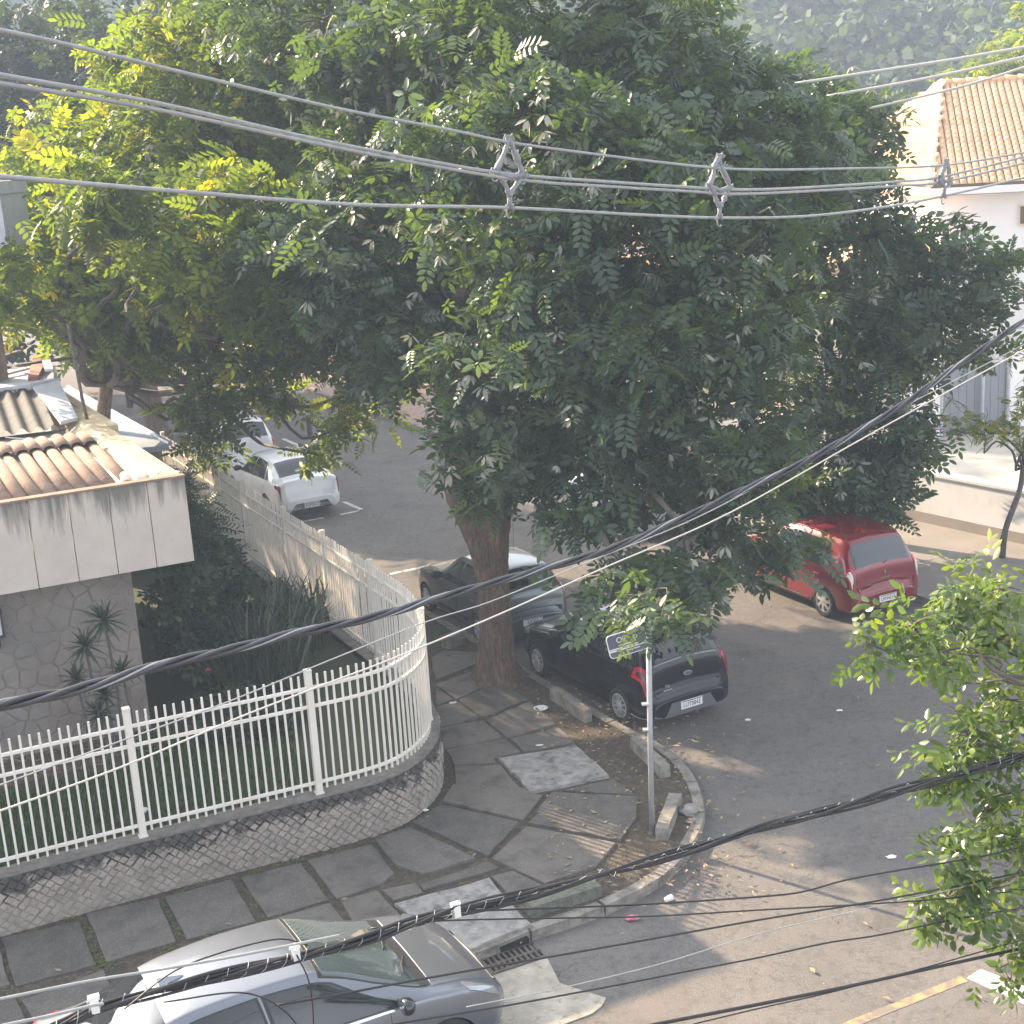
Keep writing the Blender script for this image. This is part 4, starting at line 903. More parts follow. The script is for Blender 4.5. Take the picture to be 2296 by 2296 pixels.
# ---------------------------------------------------------------- cars
def pchip(X, Y):
    X = np.array(X, float); Y = np.array(Y, float); h = np.diff(X); d = np.diff(Y)/h; mm = np.zeros(len(X))
    for i in range(1, len(X)-1):
        if d[i-1]*d[i] > 0: w1, w2 = 2*h[i]+h[i-1], h[i]+2*h[i-1]; mm[i] = (w1+w2)/(w1/d[i-1]+w2/d[i])
    mm[0] = d[0]; mm[-1] = d[-1]
    def f(x):
        x = np.clip(x, X[0], X[-1]); i = np.clip(np.searchsorted(X, x)-1, 0, len(X)-2); t = (x-X[i])/h[i]
        return (2*t**3-3*t**2+1)*Y[i]+(t**3-2*t**2+t)*h[i]*mm[i]+(-2*t**3+3*t**2)*Y[i+1]+(t**3-t**2)*h[i]*mm[i+1]
    return f
class Body:
    """x from rear axle forwards; stations: x, bottom, belt, top, half width, half width of roof"""
    def __init__(s, st, crown=.025, wrap=.0):
        a = np.array(st, float); X = a[:, 0]; s.x0, s.x1 = X[0], X[-1]
        s.fb, s.fbe, s.ft, s.fw, s.fr = (pchip(X, a[:, i]) for i in range(1, 6)); s.crown = crown
    def ctrl(s, x):
        b, e, t, w, r = (f(x) for f in (s.fb, s.fbe, s.ft, s.fw, s.fr)); h = e-b; k = min(1., max(0., (t-e)/.3)); wb = w*.958
        return np.array([(0, b), (w*.8, b), (w*.95, b+.05), (w*.992, b+.3*h), (w*1.0, b+.7*h), (wb, e), (wb*.5+r*.5+.018*k, (e+t)/2), (r+.004*k, t-.055*k-.004), (r*.84, t-.012*k), (0, t+s.crown)])
    def p(s, x, u):
        """u 0..1 from the middle of the floor over the side to the middle of the roof"""
        c = s.ctrl(x); q = u*9; i = min(8, int(q)); t = q-i
        P = [2*c[0]*np.array((-1, 1))*np.array((0, 1))+c[1]*np.array((-1, 1))*1. if False else np.array((-c[1][0], c[1][1]))] + [*c] + [np.array((-c[8][0], c[8][1]))]
        a, b, d, e = P[i], P[i+1], P[i+2], P[i+3]; ten = .5 if i not in (0, 1, 5) else .32
        m1 = (d-a)*ten; m2 = (e-b)*ten
        v = (2*t**3-3*t**2+1)*b+(t**3-2*t**2+t)*m1+(-2*t**3+3*t**2)*d+(t**3-t**2)*m2
        return np.array((x, max(0., v[0]), v[1]))
    def n(s, x, u):
        e = 1e-3; a = s.p(min(x+e, s.x1), u)-s.p(max(x-e, s.x0), u); b = s.p(x, min(u+e, 1))-s.p(x, max(u-e, 0)); v = np.cross(a, b); v /= (np.linalg.norm(v)+1e-9)
        c = np.array((0, 0, .7)); q = s.p(x, u)-np.array((x, 0, .7))
        return v if np.dot(v, q) > 0 else -v
    def mesh(s, NX=84, NU=46, caps=(.9, .9)):
        # denser stations near the ends
        t = np.linspace(0, 1, NX); xs = s.x0+(s.x1-s.x0)*(t-.09*np.sin(2*math.pi*t)/1.0*.9)
        us = np.linspace(0, 1, NU); rings = []
        for x in xs: half = [s.p(x, u) for u in us]; rings.append(half+[q*np.array((1, -1, 1)) for q in half[-2:0:-1]])
        def cap(r, sgn):
            c = np.mean(r, axis=0); return [[(q-c)*np.array((1, k, k))+c+np.array((sgn*dx, 0, 0)) for q in r] for k, dx in ((.985, .012), (.95, .02), (.86, .025))]
        rings = cap(rings[0], -1)[::-1]+rings+cap(rings[-1], 1)
        m_ = len(rings[0]); V = [q for r in rings for q in r]; n = len(rings)
        F = [(i*m_+k, i*m_+(k+1) % m_, (i+1)*m_+(k+1) % m_, (i+1)*m_+k) for i in range(n-1) for k in range(m_)]+[tuple(range(m_-1, -1, -1)), tuple((n-1)*m_+k for k in range(m_))]
        g = MB(); g.add(V, F); return g
    def side(s, corners, side=1, off=.004, nx=10, nu=6, skirt=.012):
        """patch on the flank: corners (x,u) bottom-rear, bottom-front, top-front, top-rear"""
        (a, b, c, d) = (np.array(q, float) for q in corners); V = []
        for j in range(nu+1):
            for i in range(nx+1):
                u_, v_ = i/nx, j/nu; q = (a*(1-u_)+b*u_)*(1-v_)+(d*(1-u_)+c*u_)*v_
                p = s.p(q[0], q[1])+s.n(q[0], q[1])*off; V.append(p*np.array((1, side, 1)))
        return s._skirt(V, nx, nu, [s.n(*( (a+b+c+d)/4))*np.array((1, side, 1))], skirt)
    def over(s, xa, xb, ua, ub, off=.004, nx=8, ns=18, skirt=.012, bow=0.):
        """patch over the top, from xa (half span to u=ua) to xb (u=ub)"""
        V = []
        for j in range(nx+1):
            for i in range(ns+1):
                t = j/nx; sg = -1+2*i/ns; u = 1-abs(sg)*(1-(ua*(1-t)+ub*t)); x = xa+(xb-xa)*t+bow*(1-sg*sg)*(1-t)
                p = s.p(x, u)+s.n(x, u)*off; V.append(p*np.array((1, 1 if sg >= 0 else -1, 1)))
        return s._skirt(V, ns, nx, [s.n((xa+xb)/2, 1.)], skirt)
    def _skirt(s, V, nx, nu, nrm, sk):
        W = nx+1; F = [(j*W+i, j*W+i+1, (j+1)*W+i+1, (j+1)*W+i) for j in range(nu) for i in range(nx)]
        ring = [i for i in range(W)]+[j*W+nx for j in range(1, nu+1)]+[nu*W+i for i in range(nx-1, -1, -1)]+[j*W for j in range(nu-1, 0, -1)]
        o = len(V); V = list(V)+[V[i]-nrm[0]*sk for i in ring]; n = len(ring)
        F += [(ring[k], ring[(k+1) % n], o+(k+1) % n, o+k) for k in range(n)]
        g = MB(); g.add(V, F); return g
def wheel(parent, x, y, r, spokes, style, side):
    """tyre with a rim and spokes as sub-parts"""
    wd_ = .19; g = MB(); ri = r*.66
    g.lathe([(ri, -wd_/2+.02), (r*.86, -wd_/2), (r*.97, -wd_/2+.025), (r, -wd_/2+.05), (r, wd_/2-.05), (r*.97, wd_/2-.025), (r*.86, wd_/2), (ri, wd_/2-.02)], 32, 'Y', True)
    ty = obj('wheel', g.mesh('wheel', True), 'tyre', parent); ty.location = (x, y, r)
    g = MB(); f = side*(wd_/2-.03)
    g.lathe([(ri*1.03, f-.04*side), (ri*1.03, f+.012*side), (ri*.93, f+.018*side), (ri*.93, f-.03*side)], 28, 'Y', True); obj('rim', g.mesh('rim', True, 40), 'hub_silver' if style != 'dark' else 'hub_grey', ty)
    g = MB(); g.lathe([(ri*.95, f-.035*side), (.001, f-.035*side)], 24, 'Y'); obj('brake_disc', g.mesh('brake_disc'), 'hub_dark', ty)
    for k in range(spokes):
        a = 2*math.pi*k/spokes+.3; c, s_ = math.cos(a), math.sin(a); hw0, hw1 = ri*.14, ri*(.17 if style == 'cap' else .075); V = []
        for (rr, hw, yy) in ((ri*.12, hw0, f+.012*side), (ri*.6, hw1*.8, f+.016*side), (ri*.95, hw1, f+.004*side)):
            for sg in (-1, 1): V += [(rr*c-sg*hw*s_, yy, rr*s_+sg*hw*c), (rr*c-sg*hw*s_, yy-.03*side, rr*s_+sg*hw*c)]
        g = MB(); g.add(V, [(0, 2, 6, 4), (4, 6, 10, 8), (1, 5, 7, 3), (5, 9, 11, 7), (0, 4, 5, 1), (4, 8, 9, 5), (2, 3, 7, 6), (6, 7, 11, 10), (8, 10, 11, 9)]); obj('spoke', g.mesh('spoke'), 'hub_silver' if style != 'dark' else 'hub_grey', ty)
    g = MB(); g.lathe([(ri*.2, f-.01*side), (ri*.2, f+.018*side), (ri*.1, f+.026*side), (.001, f+.026*side)], 16, 'Y'); obj('hub_cap', g.mesh('hub_cap', True, 40), 'hub_silver' if style != 'dark' else 'hub_grey', ty)
def cut_arches(me, wb, r, w):
    g = MB()
    for x in (0, wb):
        for sg in (-1, 1):
            h = MB(); h.lathe([(r, sg*(w+.2)), (r, sg*(w-.27))], 36, 'Y'); g.add([(v[0]+x, v[1], v[2]+.27) for v in h.v], h.f)
    cut = obj('cutter', g.mesh('cutter'), 'void'); a = bpy.data.objects.new('body_tmp', me); COL.objects.link(a)
    md = a.modifiers.new('b', 'BOOLEAN'); md.operation = 'DIFFERENCE'; md.object = cut; md.solver = 'EXACT'; md.material_mode = 'TRANSFER'
    bpy.context.view_layer.update(); out = bpy.data.meshes.new_from_object(a.evaluated_get(bpy.context.evaluated_depsgraph_get()))
    for q in (a, cut): bpy.data.objects.remove(q)
    out.polygons.foreach_set('use_smooth', np.ones(len(out.polygons), bool)); out.set_sharp_from_angle(angle=rad(38)); return out
class Car:
    def __init__(s, name, label, loc, head, paint, body, wb, r=.29, group='cars parked along the street', spokes=9, style='alloy', track=.0):
        s.t = thing(name, label, 'car', (loc[0], loc[1], 0), head, group); s.b = body; s.paint = paint; s.wb = wb
        w = float(body.fw(0.)); me = body.mesh().mesh('body', True); me.materials.append(MATS[paint]); s.body = obj('body', cut_arches(me, wb, r+.055, w), None, s.t)
        for x in (0, wb):
            for sg in (-1, 1): wheel(s.t, x, sg*(w-.098), r, spokes, style, sg)
    def part(s, name, g, mat, smooth=True, parent=None, angle=35): return obj(name, g.mesh(name, smooth, angle), mat, parent or s.t)
    def pane(s, name, corners, mat='glass_dark', seal=True, sides=(1, -1)):
        for sg in sides:
            if seal:
                c = [np.array(q, float) for q in corners]; m_ = sum(c)/4; big = [q+(q-m_)*np.array((.045, .05))+np.sign(q-m_)*np.array((.012, .004)) for q in c]; s.part('window_seal', s.b.side(big, sg, .0025), 'car_black_plastic')
            s.part(name, s.b.side(corners, sg, .0065), mat)
    def door(s, x0, x1, u0=.2, u1=.565, rake=.0, sides=(1, -1), handle=True):
        ar = .42 if x0 < .3 else 0.
        for sg in sides:
            s.part('door_gap', s.b.side([(x0+ar-.007, u0-.006), (x1+.007, u0-.006), (x1+.007, u1), (x0-.007, u1)], sg, .0012, 6, 12, .004), 'void')
            d = s.part('door', s.b.side([(x0+ar, u0), (x1, u0), (x1, u1), (x0, u1)], sg, .0035, 8, 14, .006), s.paint)
            if handle:
                xx = x0+.09; p = s.b.p(xx+.1, .50); nn = s.b.n(xx+.1, .50); g = MB(); q = (p+nn*.022)*np.array((1, sg, 1)); a = [q+np.array((dx, 0, dz))-nn*np.array((1, sg, 1))*dd for dx, dz, dd in ((-.08, 0, .02), (-.06, .004, 0), (0, .006, 0), (.06, .004, 0), (.08, 0, .02))]
                g.tube(a, .011, 6); s.part('handle', g, s.paint if s.paint != 'paint_black' else 'car_gloss_black', parent=d)
    def box(s, name, c, d, mat, parent=None, R=None, bevel=None):
        g = MB(); g.box(c, d, R=R); return s.part(name, g, mat, False, parent)
    def poly_yz(s, name, P, x, th, mat, parent=None, tilt=0.):
        """flat trim on the rear: outline in (y, z), x = rear face position (function of z or number)"""
        fx = x if callable(x) else (lambda z: x); n = len(P)
        V = [(fx(z)-th, y, z) for y, z in P]+[(fx(z)+.05, y, z) for y, z in P]; g = MB(); g.add(V, [tuple(range(n)), tuple(range(2*n-1, n-1, -1))]+[(i, (i+1) % n, n+(i+1) % n, n+i) for i in range(n)])
        return s.part(name, g, mat, False, parent)
    def rear_x(s, z, lo=None, hi=None):
        """x of the tailgate at height z"""
        lo = s.b.x0 if lo is None else lo; hi = lo+.6 if hi is None else hi
        for _ in range(30):
            md = (lo+hi)/2
            if s.b.ft(md) < z: lo = md
            else: hi = md
        return lo
    def number_plate(s, text, x, z, y=0., tilt=0.):
        pl = s.box('number_plate', (x-.006, y, z), (.012, .4, .13), 'plate_white')
        me = text_mesh(text, .1, .001, .86); me.transform(Matrix.Translation((x-.0135, y, z-.008)) @ Matrix.Rotation(rad(-90), 4, 'Z') @ Matrix.Rotation(rad(90), 4, 'X')); obj('lettering', me, 'plate_ink', pl)
        s.box('plate_band', (x-.0128, y, z+.053), (.002, .36, .012), 'plate_ink', pl)
    def mirror(s, x, sides=(1, -1), mat=None, u=.585, out=.1):
        for sg in sides:
            p = s.b.p(x, u); g = MB(); bm = bmesh.new(); bmesh.ops.create_uvsphere(bm, u_segments=16, v_segments=10, radius=1)
            for v in bm.verts:
                q = v.co; q.x = max(-.55, q.x); v.co = Vector((q.x*.085, q.y*.115, q.z*.075*(1.05+.2*q.y*sg)))+Vector((x, sg*(p[1]+out), p[2]+.06))
            me = bpy.data.meshes.new('mirror'); bm.to_mesh(me); bm.free(); me.polygons.foreach_set('use_smooth', np.ones(len(me.polygons), bool)); o = obj('mirror', me, mat or s.paint, s.t)
            g.tube([(x, sg*(p[1]-.02), p[2]+.01), (x, sg*(p[1]+out), p[2]+.03)], (.03, .022), 6); s.part('mirror_arm', g, 'car_black_plastic', parent=o)
            s.box('mirror_glass', (x-.052, sg*(p[1]+out), p[2]+.065), (.006, .17, .1), 'glass_smoke', o)
def ellipse(cy, cz, ry, rz, n=20): return [(cy+ry*math.cos(2*math.pi*k/n), cz+rz*math.sin(2*math.pi*k/n)) for k in range(n)]

# hatchback stations: x, bottom, belt, top, half width, roof half width
KA = [(-.745, .27, .46, .52, .66, .55), (-.725, .24, .52, .60, .735, .6), (-.70, .23, .56, .66, .77, .63), (-.672, .22, .70, .84, .79, .63), (-.64, .22, .84, 1.02, .805, .62), (-.60, .21, .925, 1.10, .815, .60), (-.52, .20, .935, 1.23, .83, .585), (-.42, .19, .93, 1.40, .838, .57), (-.3, .19, .925, 1.455, .843, .57), (0., .18, .92, 1.485, .848, .575), (.7, .18, .905, 1.515, .848, .59), (1.15, .18, .895, 1.49, .848, .585), (1.45, .18, .885, 1.40, .848, .59), (1.85, .18, .88, 1.15, .846, .63), (2.12, .18, .875, .985, .845, .67), (2.35, .19, .85, .945, .842, .66), (2.7, .2, .8, .89, .83, .63), (2.98, .22, .72, .80, .78, .6), (3.12, .24, .62, .70, .70, .54), (3.19, .28, .5, .56, .58, .45)]
GLX = .004
# ---- black hatchback
c = Car('black_hatchback', 'black compact hatchback at the near kerb with red tail lamps, partly behind the street sign', (2.208, 20.81), rad(118.97), 'paint_black', Body(KA), 2.49, .29, spokes=10)
c.pane('window', [(-.08, .585), (.92, .578), (.84, .752), (.02, .745)]); c.pane('window', [(.98, .578), (1.93, .578), (1.28, .742), (.93, .752)]); c.pane('quarter_window', [(-.42, .60), (-.15, .59), (-.08, .735), (-.22, .73)])
c.door(-.02, .95, rake=.0); c.door(.99, 1.96)
c.part('windscreen', c.b.over(2.07, 1.32, .80, .795, .005), 'glass_dark'); c.part('rear_window', c.b.over(-.595, -.425, .82, .80, .006), 'glass_dark')
c.part('roof_spoiler', c.b.over(-.44, -.22, .77, .77, .035, skirt=.04), 'car_gloss_black')
for sg in (1, -1):
    c.part('tail_lamp', c.b.side([(-.672, .50), (-.36, .535), (-.40, .60), (-.625, .665)], sg, .012, 8, 8, .02), 'lamp_red')
    c.part('lamp_lens', c.b.side([(-.668, .53), (-.45, .555), (-.47, .585), (-.635, .62)], sg, .016, 6, 6, .01), 'lamp_dark_red')
    c.part('headlamp', c.b.side([(2.75, .5), (3.08, .5), (3.02, .62), (2.7, .66)], sg, .008), 'lamp_clear')
    c.box('reflector', (-.738, sg*.58, .43), (.02, .14, .03), 'lamp_dark_red')
c.mirror(1.82, mat='car_gloss_black')
gx = lambda z: c.rear_x(z, -.735, -.5)
c.part('tailgate', c.b.over(-.688, -.612, .785, .80, .006, 8, 18, .008), 'paint_black')
c.part('gate_strip', c.b.over(-.622, -.610, .80, .80, .012, 2, 18, .02), 'hub_grey')
c.part('bumper_crease', c.b.over(-.728, -.70, .76, .76, .008, 3, 20, .02), 'paint_black')
c.poly_yz('bumper_insert', [(-.5, .24), (.5, .24), (.36, .46), (-.36, .46)], -.768, .004, 'hub_grey')
c.part('bumper_sill', c.b.side([(-.735, .1), (-.3, .2), (-.3, .235), (-.735, .2)], 1, .006), 'hub_grey')
c.number_plate('LUT8842', -.772, .385)
c.poly_yz('emblem_rim', ellipse(0, .855, .075, .034), lambda z: gx(.855)-.03, .006, 'hub_silver'); c.poly_yz('emblem', ellipse(0, .855, .06, .024), lambda z: gx(.855)-.037, .003, 'sign_blue')
me = text_mesh('Ka', .075, .002); me.transform(Matrix.Translation((gx(.72)-.03, .40, .735)) @ Matrix.Rotation(rad(-90), 4, 'Z') @ Matrix.Rotation(rad(90), 4, 'X')); obj('badge', me, 'hub_silver', c.t)
c.box('badge_strip', (gx(.69)-.026, .40, .675), (.006, .15, .016), 'hub_silver')
c.part('wiper', MB().tube([(-.63, 0, 1.1), (-.585, -.18, 1.15), (-.57, -.26, 1.16)], .009, 5), 'car_black_plastic')
for sg in (1, -1): c.part('sill_trim', c.b.side([(.36, .16), (2.1, .16), (2.1, .19), (.36, .19)], sg, .006), 'car_gloss_black')
c.part('aerial', MB().tube([(.1, 0, 1.5), (-.08, 0, 1.66)], .006, 5), 'car_black_plastic')

# ---- red hatchback
SA = [(-.76, .27, .48, .54, .68, .57), (-.742, .24, .54, .62, .75, .61), (-.72, .23, .57, .68, .785, .64), (-.70, .22, .74, .86, .80, .66), (-.672, .22, .88, 1.01, .82, .655), (-.62, .21, .95, 1.12, .835, .645), (-.52, .2, .955, 1.30, .852, .63), (-.42, .19, .95, 1.47, .862, .61), (-.25, .19, .945, 1.525, .87, .61), (.1, .18, .935, 1.54, .873, .615), (.7, .18, .92, 1.55, .873, .62), (1.2, .18, .91, 1.52, .873, .61), (1.5, .18, .9, 1.42, .873, .62), (1.95, .18, .9, 1.14, .87, .66), (2.2, .18, .9, 1.01, .868, .69), (2.5, .19, .87, .97, .86, .67), (2.85, .2, .81, .90, .84, .64), (3.1, .23, .72, .79, .78, .6), (3.22, .26, .6, .66, .68, .52), (3.27, .3, .5, .55, .58, .45)]
c = Car('red_hatchback', 'dark red hatchback parked at the opposite kerb under the tree', (6.426, 25.123), rad(116.77), 'paint_red', Body(SA), 2.59, .305, spokes=7, style='cap')
c.pane('window', [(.1, .583), (1.0, .578), (.92, .748), (.12, .745)], 'glass_smoke'); c.pane('window', [(1.06, .578), (2.0, .58), (1.36, .74), (1.0, .748)], 'glass_smoke'); c.pane('quarter_window', [(-.16, .587), (.05, .583), (.07, .742), (-.02, .738)], 'glass_smoke')
c.door(-.02, 1.02); c.door(1.06, 2.05)
c.part('windscreen', c.b.over(2.16, 1.36, .8, .79, .005), 'glass_smoke'); c.part('rear_window', c.b.over(-.655, -.445, .80, .79, .006, bow=-.0), 'glass_smoke')
c.part('wiper', MB().tube([(-.675, .0, 1.06), (-.63, -.2, 1.11), (-.615, -.34, 1.12)], .009, 5), 'car_black_plastic')
for sg in (1, -1):
    tl = c.part('tail_lamp', c.b.side([(-.712, .52), (-.50, .50), (-.54, .60), (-.655, .72)], sg, .012, 6, 10, .02), 'lamp_red')
    c.part('lamp_lens', c.b.side([(-.706, .545), (-.60, .535), (-.62, .575), (-.69, .60)], sg, .018, 4, 5, .012), 'lamp_white', parent=tl)
    c.part('lamp_lens', c.b.side([(-.699, .605), (-.61, .585), (-.63, .63), (-.682, .645)], sg, .018, 4, 5, .012), 'lamp_white', parent=tl)
    c.part('headlamp', c.b.side([(2.85, .5), (3.15, .5), (3.08, .62), (2.8, .66)], sg, .008), 'lamp_clear')
    c.part('roof_rail', MB().tube([c.b.p(x, .80)*np.array((1, sg, 1))+np.array((0, 0, dz)) for x, dz in ((-.3, .0), (-.22, .035), (.3, .04), (.9, .04), (1.1, .035), (1.18, .0))], .012, 6), 'paint_red')
    c.part('side_moulding', c.b.side([(.42, .235), (2.15, .235), (2.15, .265), (.42, .265)], sg, .012), 'car_black_plastic')
c.mirror(1.9)
gx = lambda z: c.rear_x(z, -.75, -.5)
c.part('tailgate', c.b.over(-.708, -.668, .775, .785, .006, 8, 18, .008), 'paint_red')
c.poly_yz('bumper_insert', [(-.46, .3), (.46, .3), (.33, .52), (-.33, .52)], -.782, .004, 'paint_red')
c.part('bumper_crease', c.b.over(-.742, -.715, .76, .76, .012, 3, 20, .02), 'paint_red')
c.number_plate('LRN4E15', -.787, .42)
P = [(0, .955), (.024, .9), (0, .845), (-.024, .9)]; c.poly_yz('emblem', P, lambda z: gx(.9)-.012, .008, 'chrome')
c.box('badge_strip', (gx(.8)-.014, 0, .80), (.006, .22, .014), 'chrome'); c.box('badge_strip', (gx(.72)-.012, .42, .72), (.006, .15, .018), 'chrome')
c.part('exhaust', MB().tube([(-.6, .35, .24), (-.8, .35, .23)], .025, 8), 'iron')

# ---- green grey hatchback behind the trunk
PA = [(-.66, .27, .5, .56, .66, .55), (-.645, .24, .55, .63, .715, .6), (-.62, .23, .58, .7, .745, .62), (-.60, .22, .74, .86, .76, .63), (-.56, .22, .86, 1.0, .775, .62), (-.50, .21, .92, 1.08, .785, .6), (-.40, .2, .925, 1.25, .795, .575), (-.3, .19, .92, 1.385, .80, .56), (-.1, .19, .915, 1.42, .803, .56), (.4, .18, .9, 1.44, .805, .565), (.9, .18, .89, 1.43, .805, .56), (1.25, .18, .88, 1.32, .805, .57), (1.65, .18, .875, 1.06, .802, .61), (1.85, .18, .87, .96, .8, .63), (2.2, .19, .84, .92, .795, .62), (2.6, .2, .78, .85, .78, .6), (2.88, .23, .7, .76, .72, .56), (2.98, .26, .6, .65, .64, .5), (3.02, .3, .5, .54, .56, .44)]
c = Car('green_hatchback', 'grey green older hatchback behind the tree trunk, ahead of the black car', (-.04, 24.71), rad(116.3), 'paint_green', Body(PA), 2.37, .28, spokes=8, style='cap')
c.pane('window', [(.02, .583), (.78, .578), (.7, .75), (.08, .745)], 'glass_smoke'); c.pane('window', [(.84, .578), (1.68, .58), (1.1, .74), (.8, .75)], 'glass_smoke')
c.door(-.02, .81); c.door(.85, 1.75)
c.part('windscreen', c.b.over(1.82, 1.12, .8, .79, .005), 'glass_smoke'); c.part('rear_window', c.b.over(-.50, -.315, .8, .79, .006), 'glass_dark')
for sg in (1, -1):
    tl = c.part('tail_lamp', c.b.side([(-.585, .57), (-.46, .57), (-.40, .66), (-.46, .72)], sg, .012, 5, 8, .02), 'lamp_red'); c.part('lamp_lens', c.b.side([(-.565, .59), (-.48, .59), (-.45, .64), (-.50, .66)], sg, .017, 3, 4, .01), 'lamp_white', parent=tl)
    c.part('headlamp', c.b.side([(2.6, .5), (2.92, .5), (2.85, .62), (2.55, .64)], sg, .008), 'lamp_clear')
    c.part('side_moulding', c.b.side([(.40, .3), (2.0, .3), (2.0, .34), (.40, .34)], sg, .01), 'car_black_plastic')
c.mirror(1.58, mat='car_black_plastic'); c.part('tailgate', c.b.over(-.608, -.52, .775, .79, .006, 8, 18, .008), 'paint_green')
c.part('bumper_strip', c.b.over(-.652, -.626, .74, .76, .012, 3, 20, .02), 'car_black_plastic')
c.part('wiper', MB().tube([(-.53, .0, 1.03), (-.49, -.2, 1.08), (-.475, -.34, 1.1)], .009, 5), 'car_black_plastic'); c.number_plate('LKX4', -.675, .48)

# ---- sedans
ON = [(-.985, .28, .5, .56, .66, .56), (-.965, .25, .56, .64, .74, .62), (-.93, .24, .62, .72, .785, .66), (-.90, .23, .84, .96, .8, .66), (-.86, .22, .925, 1.02, .815, .65), (-.7, .21, .94, 1.05, .835, .63), (-.52, .2, .945, 1.07, .845, .61), (-.3, .19, .94, 1.20, .855, .59), (.0, .19, .935, 1.36, .86, .575), (.3, .18, .925, 1.43, .864, .57), (.8, .18, .91, 1.47, .865, .58), (1.2, .18, .9, 1.455, .865, .58), (1.5, .18, .89, 1.37, .865, .59), (1.95, .18, .885, 1.11, .862, .64), (2.2, .18, .88, .98, .86, .67), (2.5, .19, .86, .95, .855, .66), (2.9, .2, .8, .88, .84, .63), (3.2, .22, .71, .77, .78, .59), (3.36, .25, .6, .66, .68, .52), (3.42, .3, .5, .55, .58, .45)]
def sedan(name, label, loc, head, paint, glass='glass_dark', style='dark', plate='RQP3A17', b=None, wb=2.6, r=.3):
    c = Car(name, label, loc, head, paint, Body(b or ON), wb, r, spokes=5 if style == 'dark' else 10, style=style)
    c.pane('window', [(.1, .583), (.95, .578), (.88, .752), (.28, .748)], glass); c.pane('window', [(1.01, .578), (2.0, .58), (1.36, .742), (.97, .752)], glass); c.pane('quarter_window', [(-.16, .586), (.04, .583), (.2, .745), (.1, .72)], glass)
    c.door(.3 if False else .0, 1.0); c.door(1.04, 2.05)
    c.part('windscreen', c.b.over(2.15, 1.34, .8, .795, .005), glass); c.part('rear_window', c.b.over(-.5, .02, .80, .795, .006), glass)
    for sg in (1, -1):
        tl = c.part('tail_lamp', c.b.side([(-.93, .50), (-.66, .52), (-.66, .565), (-.885, .60)], sg, .012, 8, 5, .02), 'lamp_dark_red'); c.part('lamp_lens', c.b.side([(-.925, .515), (-.8, .525), (-.8, .55), (-.89, .565)], sg, .016, 4, 4, .01), 'lamp_red', parent=tl)
        c.part('headlamp', c.b.side([(2.9, .5), (3.28, .5), (3.2, .62), (2.85, .64)], sg, .008), 'lamp_clear')
        c.box('reflector', (-.966, sg*.58, .42), (.02, .16, .02), 'car_black_plastic')
        c.part('sill_trim', c.b.side([(.42, .15), (2.15, .15), (2.15, .185), (.42, .185)], sg, .006), 'car_black_plastic')
    c.mirror(1.88, mat='car_gloss_black'); c.part('boot_lid', c.b.over(-.905, -.56, .79, .80, .006, 8, 18, .008), paint)
    c.poly_yz('bumper_insert', [(-.56, .26), (.56, .26), (.42, .45), (-.42, .45)], -1.006, .004, 'car_black_plastic'); c.number_plate(plate, -1.012, .385)
    fn = MB(); fn.add([(.16, -.03, 1.445), (.16, .03, 1.445), (.36, .008, 1.455), (.36, -.008, 1.455), (.15, 0, 1.505), (.19, 0, 1.505)], [(0, 1, 2, 3), (0, 4, 1), (1, 4, 5), (1, 5, 2), (0, 3, 5), (0, 5, 4), (3, 2, 5)]); c.part('roof_fin', fn, 'car_gloss_black', False)
    return c
sedan('white_sedan', 'white sedan parked at the near kerb beyond the fence, rear window dark', (-5.48, 35.166), rad(118.4), 'paint_white')
# pale hatchbacks: one ahead of the sedan, one mostly hidden across the street
def pale_hatch(name, label, loc, head, paint):
    c = Car(name, label, loc, head, paint, Body([(x, b, e+.05*(t > 1), t+.1*(t > 1), w, rr) for x, b, e, t, w, rr in SA]), 2.59, .32, spokes=8, style='cap')
    c.pane('window', [(.1, .583), (1.0, .578), (.92, .748), (.12, .745)]); c.pane('window', [(1.06, .578), (2.0, .58), (1.36, .74), (1.0, .748)]); c.pane('quarter_window', [(-.16, .587), (.05, .583), (.07, .742), (-.02, .738)]); c.door(-.02, 1.02); c.door(1.06, 2.05)
    c.part('windscreen', c.b.over(2.16, 1.36, .8, .79, .005), 'glass_dark'); c.part('rear_window', c.b.over(-.655, -.445, .80, .79, .006), 'glass_dark')
    for sg in (1, -1):
        c.part('tail_lamp', c.b.side([(-.70, .53), (-.45, .52), (-.45, .58), (-.655, .64)], sg, .012, 6, 6, .02), 'lamp_red'); c.part('headlamp', c.b.side([(2.85, .5), (3.15, .5), (3.08, .62), (2.8, .66)], sg, .008), 'lamp_clear')
    c.mirror(1.9); c.number_plate('KZE', -.787, .45); return c
pale_hatch('white_hatchback', 'tall white hatchback with dark rear window parked in front of the white sedan', (-7.75, 40.05), rad(118), 'paint_white')
pale_hatch('pale_blue_hatchback', 'pale blue car across the street almost hidden behind the hanging foliage', (3.35, 31.3), rad(117.6), 'paint_pale_blue')

